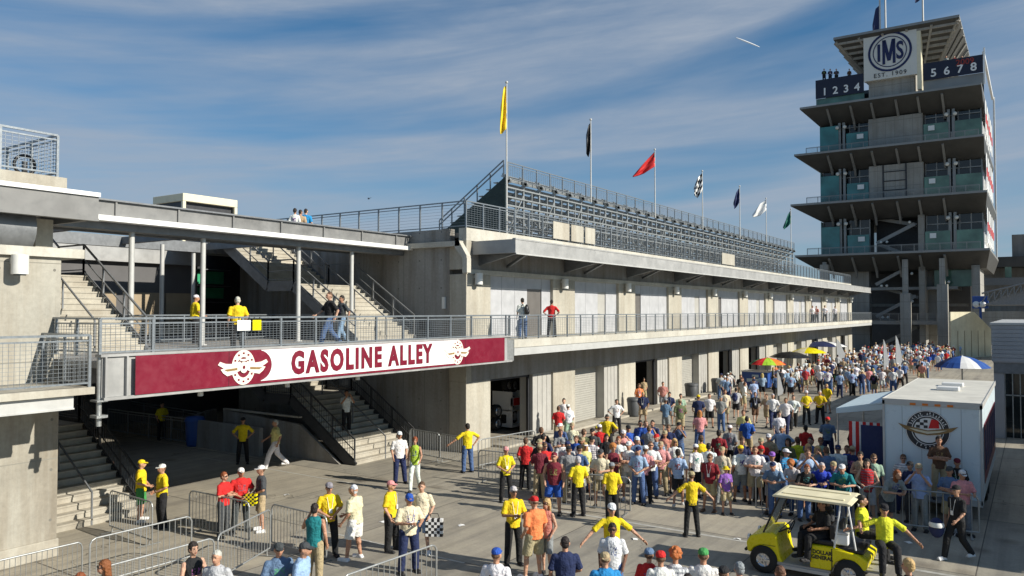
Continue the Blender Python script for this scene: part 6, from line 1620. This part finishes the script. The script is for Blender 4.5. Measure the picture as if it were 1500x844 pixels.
m = MB(); m.ell((0, 0, 0), .17, .13, .24, 14, 10); m.build('sack', M['navy'], T, world=False); m = MB(); m.lathe((0, 0, .08), [(.165, -.05), (.172, 0), (.15, .06)], 14); m.build('band', M['white'], T, world=False)

# ---- dense far crowd (real people standing on the street)
tops = ['white']*8+['light blue']*4+['grey', 'navy', 'black', 'red', 'maroon', 'tan', 'cream', 'pink', 'blue', 'light grey', 'denim blue', 'light grey', 'olive', 'grey', 'salmon', 'grey blue', 'dark grey', 'navy', 'black']
bots = ['khaki/shorts']*3+['black']*3+['denim blue']*3+['navy', 'grey/shorts', 'light grey/shorts', 'khaki', 'black/shorts']
heads = ['h:dark', 'h:brown', 'h:brown', 'c:white', 'c:white', 'c:black', 'c:red', 'h:light grey', 'c:khaki', 'l:blond', 'l:dark', 'c:navy', 's:cream']
placed = []
def crowd(n, poly, where, grp, seed):
    rr = random.Random(seed); k = 0; tries = 0
    combos = {}
    while k < n and tries < 20000:
        tries += 1
        y = poly[0]+(poly[1]-poly[0])*rr.random()**1.0; xl, xr = poly[2](y), poly[3](y); x = rr.uniform(xl, xr)
        if any((x-a)**2+(y-b)**2 < .5**2 for a, b in placed): continue
        placed.append((x, y)); k += 1
        T_, B_, H_ = rr.choice(tops), rr.choice(bots), rr.choice(heads)
        t, b, h = spec(T_, 'shirt'), spec(B_, 'trousers'), headspec(H_)
        lab = 'person in %s shirt, %s %s, %s, %s' % (t[0], b[0], b[1], headword(h), where)
        if len(lab.split()) > 16: lab = 'person in %s shirt, %s, %s' % (t[0], headword(h), where)
        combos.setdefault(lab, 0); combos[lab] += 1
        pose = rr.choice(['stand', 'stand', 'stand', 'walk', 'walk2', 'stand', 'fold'])
        person((x, y, 0), rr.choice([0, 0, 20, -30, 180, 160, 200, 90]), pose, t, b, h, lab, group=grp, fem=(h[0] == 'longhair'), fat=rr.uniform(.95, 1.15), h=rr.uniform(.93, 1.05), lod=1, minimal=True)
crowd(66, (58, 71, lambda y: -16.5+max(0, (y-58))*.02, lambda y: -6.2-(84-y)*.11), 'in the crowd past the parasols', 'people in the dense far crowd', 11)
# beyond that the crowd can no longer be told apart: one mass
import numpy as np
def mass(n, regions, seed):
    rr = random.Random(seed); vs, fl_, fc = [], [], []; base = 0; cols = []; cache = {}
    def arr(me):
        if me.name not in cache:
            a = np.empty(len(me.vertices)*3, 'f'); me.vertices.foreach_get('co', a); f = [list(p.vertices) for p in me.polygons]
            cache[me.name] = (a.reshape(-1, 3), f)
        return cache[me.name]
    k = 0; tries = 0
    while k < n and tries < 30000:
        tries += 1
        reg = regions[0] if rr.random() < regions[0][4] else regions[1]; y = rr.uniform(reg[0], reg[1]); x = rr.uniform(reg[2], reg[3])
        if any((x-a)**2+(y-b)**2 < .45**2 for a, b in placed): continue
        placed.append((x, y)); k += 1
        t, b_, h_ = spec(rr.choice(tops), 'shirt'), spec(rr.choice(bots), 'trousers'), headspec(rr.choice(heads))
        pose = rr.choice(['stand', 'relaxed', 'glance', 'walk', 'walk2', 'slouch', 'relaxed_m', 'fold'])
        ang = rr.choice([0, 0, .4, -.4, 3.1, 2.7, 1.5])+math.atan2(-y, -x)+math.pi/2; s = rr.uniform(.93, 1.05)
        ps = POSES[pose]; hp = U(ps, (0, -.012, 1.635)); sk = SK[rr.choice([0, 0, 1, 1, 2, 3])]
        parts = [(part_mesh('body', pose, 1), (0, 0, 0), sk), (part_mesh('shirt', pose, 1), (0, 0, 0), CC[t[0]]), (part_mesh(b_[1], pose, 1), (0, 0, 0), CC[b_[0]]), (part_mesh('cap' if h_[0] in ('cap', 'capback', 'sunhat') else 'hair', None, 0 if h_[0] in ('cap', 'capback', 'sunhat') else 1), tuple(hp), CC[h_[1]])]
        c, sn = math.cos(ang), math.sin(ang)
        for me, off, col in parts:
            a, f = arr(me); a = (a+np.array(off))*s; q = np.stack([a[:, 0]*c-a[:, 1]*sn+x, a[:, 0]*sn+a[:, 1]*c+y, a[:, 2]], 1)
            vs.append(q); fl_ += [[i+base for i in p] for p in f]; base += len(a); cols += [col]*len(f)
    me = bpy.data.meshes.new('far_crowd'); me.from_pydata(np.concatenate(vs).tolist(), [], fl_)
    at_ = me.attributes.new('tint', 'FLOAT_COLOR', 'FACE'); at_.data.foreach_set('color', np.array([(*c_[:3], 1) for c_ in cols], 'f').ravel())
    me.polygons.foreach_set('use_smooth', [True]*len(me.polygons))
    mt_, nt_, b2 = newmat('crowd_clothes'); an = nt_.nodes.new('ShaderNodeAttribute'); an.attribute_name = 'tint'
    pp = mapping(nt_); kk = ramp(nt_, noise(nt_, pp, 9, 3, .6), [(.3, (.8, .8, .8)), (.7, (1.05, 1.05, 1.05))]); nt_.links.new(mixc(nt_, 1, an.outputs['Color'], kk, 'MULTIPLY'), b2.inputs['Base Color']); b2.inputs['Roughness'].default_value = .85
    me.materials.append(mt_); o = bpy.data.objects.new('far_crowd', me); COL.objects.link(o)
    tag(o, 'dense mass of distant people between the parasols and the tower foot', 'crowd', kind='stuff')
mass(210, [(71.5, 112, -17.5, -7.8, .88), (112, 120, -14.5, -7.5, 0)], 21)
crowd(12, (45, 57, lambda y: -18.5, lambda y: -13.5), 'by the garage row', 'people along the garage row', 13)
# filling heads of the near crowd
rr = random.Random(5)
near = [(rr.uniform(790, 1000), rr.uniform(618, 656)) for _ in range(36)]+[(rr.uniform(1100, 1260), rr.uniform(635, 655)) for _ in range(16)]
taken = [(p[0], p[1]) for p in ppl]
for (px, py) in near:
    if any(abs(px-a) < 7 and abs(py-b) < 7 for a, b in taken): continue
    taken.append((px, py))
    T_, B_, H_ = rr.choice(tops), rr.choice(bots), rr.choice(heads); t, b, h = spec(T_, 'shirt'), spec(B_, 'trousers'), headspec(H_)
    lab = 'person in %s shirt and %s, %s %s' % (t[0], headword(h), b[0]+' '+b[1]+',', 'packed in the left crowd' if px < 1000 else 'packed behind the leaning row')
    if lab in SEEN: continue
    SEEN.add(lab)
    person(npat(px, py), rr.choice([0, 20, -20, 160, 190]), rr.choice(['stand', 'stand2', 'fold', 'clasp', 'photo']), t, b, h, lab, fem=(h[0] == 'longhair'), fat=rr.uniform(.95, 1.15), lod=0)
print('people', NP[0])
# ================================================================ CAMERA, LIGHT, SKY
cam = bpy.data.cameras.new('camera'); co = bpy.data.objects.new('camera', cam); COL.objects.link(co)
cam.sensor_width = 36; cam.lens = 36*FPX/1500; cam.clip_end = 6000; cam.clip_start = .1
co.location = (0, 0, EYE); co.rotation_euler = (math.pi/2+PIT, 0, YAW); scene.camera = co
SUN_EL = rad(29.5); az = math.atan2(.16, 1.0)        # direction to the sun, measured from +X towards +Y
sd = V(math.cos(az)*math.cos(SUN_EL), math.sin(az)*math.cos(SUN_EL), math.sin(SUN_EL))
sl = bpy.data.lights.new('sun', 'SUN'); sl.energy = 4.7; sl.angle = rad(.55); sl.color = (1, .94, .83)
so = bpy.data.objects.new('sun', sl); COL.objects.link(so); so.rotation_euler = (-sd).to_track_quat('-Z', 'Y').to_euler()
w = bpy.data.worlds.new('World'); scene.world = w; w.use_nodes = True; nt = w.node_tree; nt.nodes.clear()
out = nt.nodes.new('ShaderNodeOutputWorld'); bg = nt.nodes.new('ShaderNodeBackground'); nt.links.new(bg.outputs[0], out.inputs[0])
sky = nt.nodes.new('ShaderNodeTexSky'); sky.sky_type = 'NISHITA'; sky.sun_disc = False; sky.sun_elevation = SUN_EL
sky.sun_rotation = math.pi/2-az; sky.altitude = 200; sky.air_density = 1.0; sky.dust_density = .3; sky.ozone_density = 5
tc = nt.nodes.new('ShaderNodeTexCoord')
sp = nt.nodes.new('ShaderNodeSeparateXYZ'); nt.links.new(tc.outputs['Generated'], sp.inputs[0])
# long cirrus bands, stretched along one compass direction and flattened towards the horizon
mp0 = nt.nodes.new('ShaderNodeMapping'); mp0.inputs['Rotation'].default_value = (0, 0, rad(-30)); nt.links.new(tc.outputs['Generated'], mp0.inputs['Vector'])
sp0 = nt.nodes.new('ShaderNodeSeparateXYZ'); nt.links.new(mp0.outputs[0], sp0.inputs[0])
def mm(op, a_, b_):
    n = N(nt, 'ShaderNodeMath', operation=op)
    for i_, v in enumerate((a_, b_)):
        if isinstance(v, (int, float)): n.inputs[i_].default_value = v
        else: nt.links.new(v, n.inputs[i_])
    return n.outputs[0]
zz_ = mm('SUBTRACT', mm('POWER', mm('MAXIMUM', sp.outputs[2], 0.0), .85), mm('MULTIPLY', sp0.outputs[0], .10))
def layer(sx, sy, sz, det, rough, dist, loc):
    cb = nt.nodes.new('ShaderNodeCombineXYZ'); nt.links.new(mm('MULTIPLY', sp0.outputs[0], sx), cb.inputs[0]); nt.links.new(mm('MULTIPLY', sp0.outputs[1], sy), cb.inputs[1]); nt.links.new(mm('MULTIPLY', zz_, sz), cb.inputs[2])
    m_ = nt.nodes.new('ShaderNodeMapping'); m_.inputs['Location'].default_value = loc; nt.links.new(cb.outputs[0], m_.inputs['Vector'])
    n = nt.nodes.new('ShaderNodeTexNoise'); n.inputs['Scale'].default_value = 1; n.inputs['Detail'].default_value = det; n.inputs['Roughness'].default_value = rough; n.inputs['Distortion'].default_value = dist
    nt.links.new(m_.outputs[0], n.inputs['Vector']); return n.outputs['Fac']
big = ramp(nt, layer(1.1, .6, 8.5, 5, .5, .35, (11.3, 2.0, 1.0)), [(.41, (0, 0, 0)), (.55, (1, 1, 1))])
wisp = ramp(nt, layer(3.2, 1.2, 26, 7, .6, .6, (4.0, 1.0, 3.0)), [(.3, (.45, .45, .45)), (.7, (1, 1, 1))])
fine_ = ramp(nt, layer(14, 6, 60, 5, .65, .3, (1.0, 7.0, 2.0)), [(.3, (.8, .8, .8)), (.7, (1, 1, 1))])
cf = mixc(nt, 1, mixc(nt, 1, big, wisp, 'MULTIPLY'), fine_, 'MULTIPLY')
sc_ = mm('MULTIPLY', cf, .95)
hz = nt.nodes.new('ShaderNodeMapRange'); nt.links.new(sp.outputs[2], hz.inputs[0]); hz.inputs[1].default_value = 0; hz.inputs[2].default_value = .4; hz.inputs[3].default_value = .62; hz.inputs[4].default_value = 0
inv = mm('SUBTRACT', 1, mm('MULTIPLY', mm('SUBTRACT', 1, sc_), mm('SUBTRACT', 1, hz.outputs[0])))
skc = mixc(nt, 1, sky.outputs[0], (.13, .38, .45), 'MULTIPLY')
col = mixc(nt, inv, skc, (1.75, 2.05, 2.5))
nt.links.new(col, bg.inputs[0]); bg.inputs[1].default_value = .15
scene.view_settings.view_transform = 'Standard'; scene.view_settings.look = 'None'; scene.view_settings.exposure = .45; scene.view_settings.gamma = 1
scene.view_settings.use_curve_mapping = False
scene.render.engine = 'CYCLES'
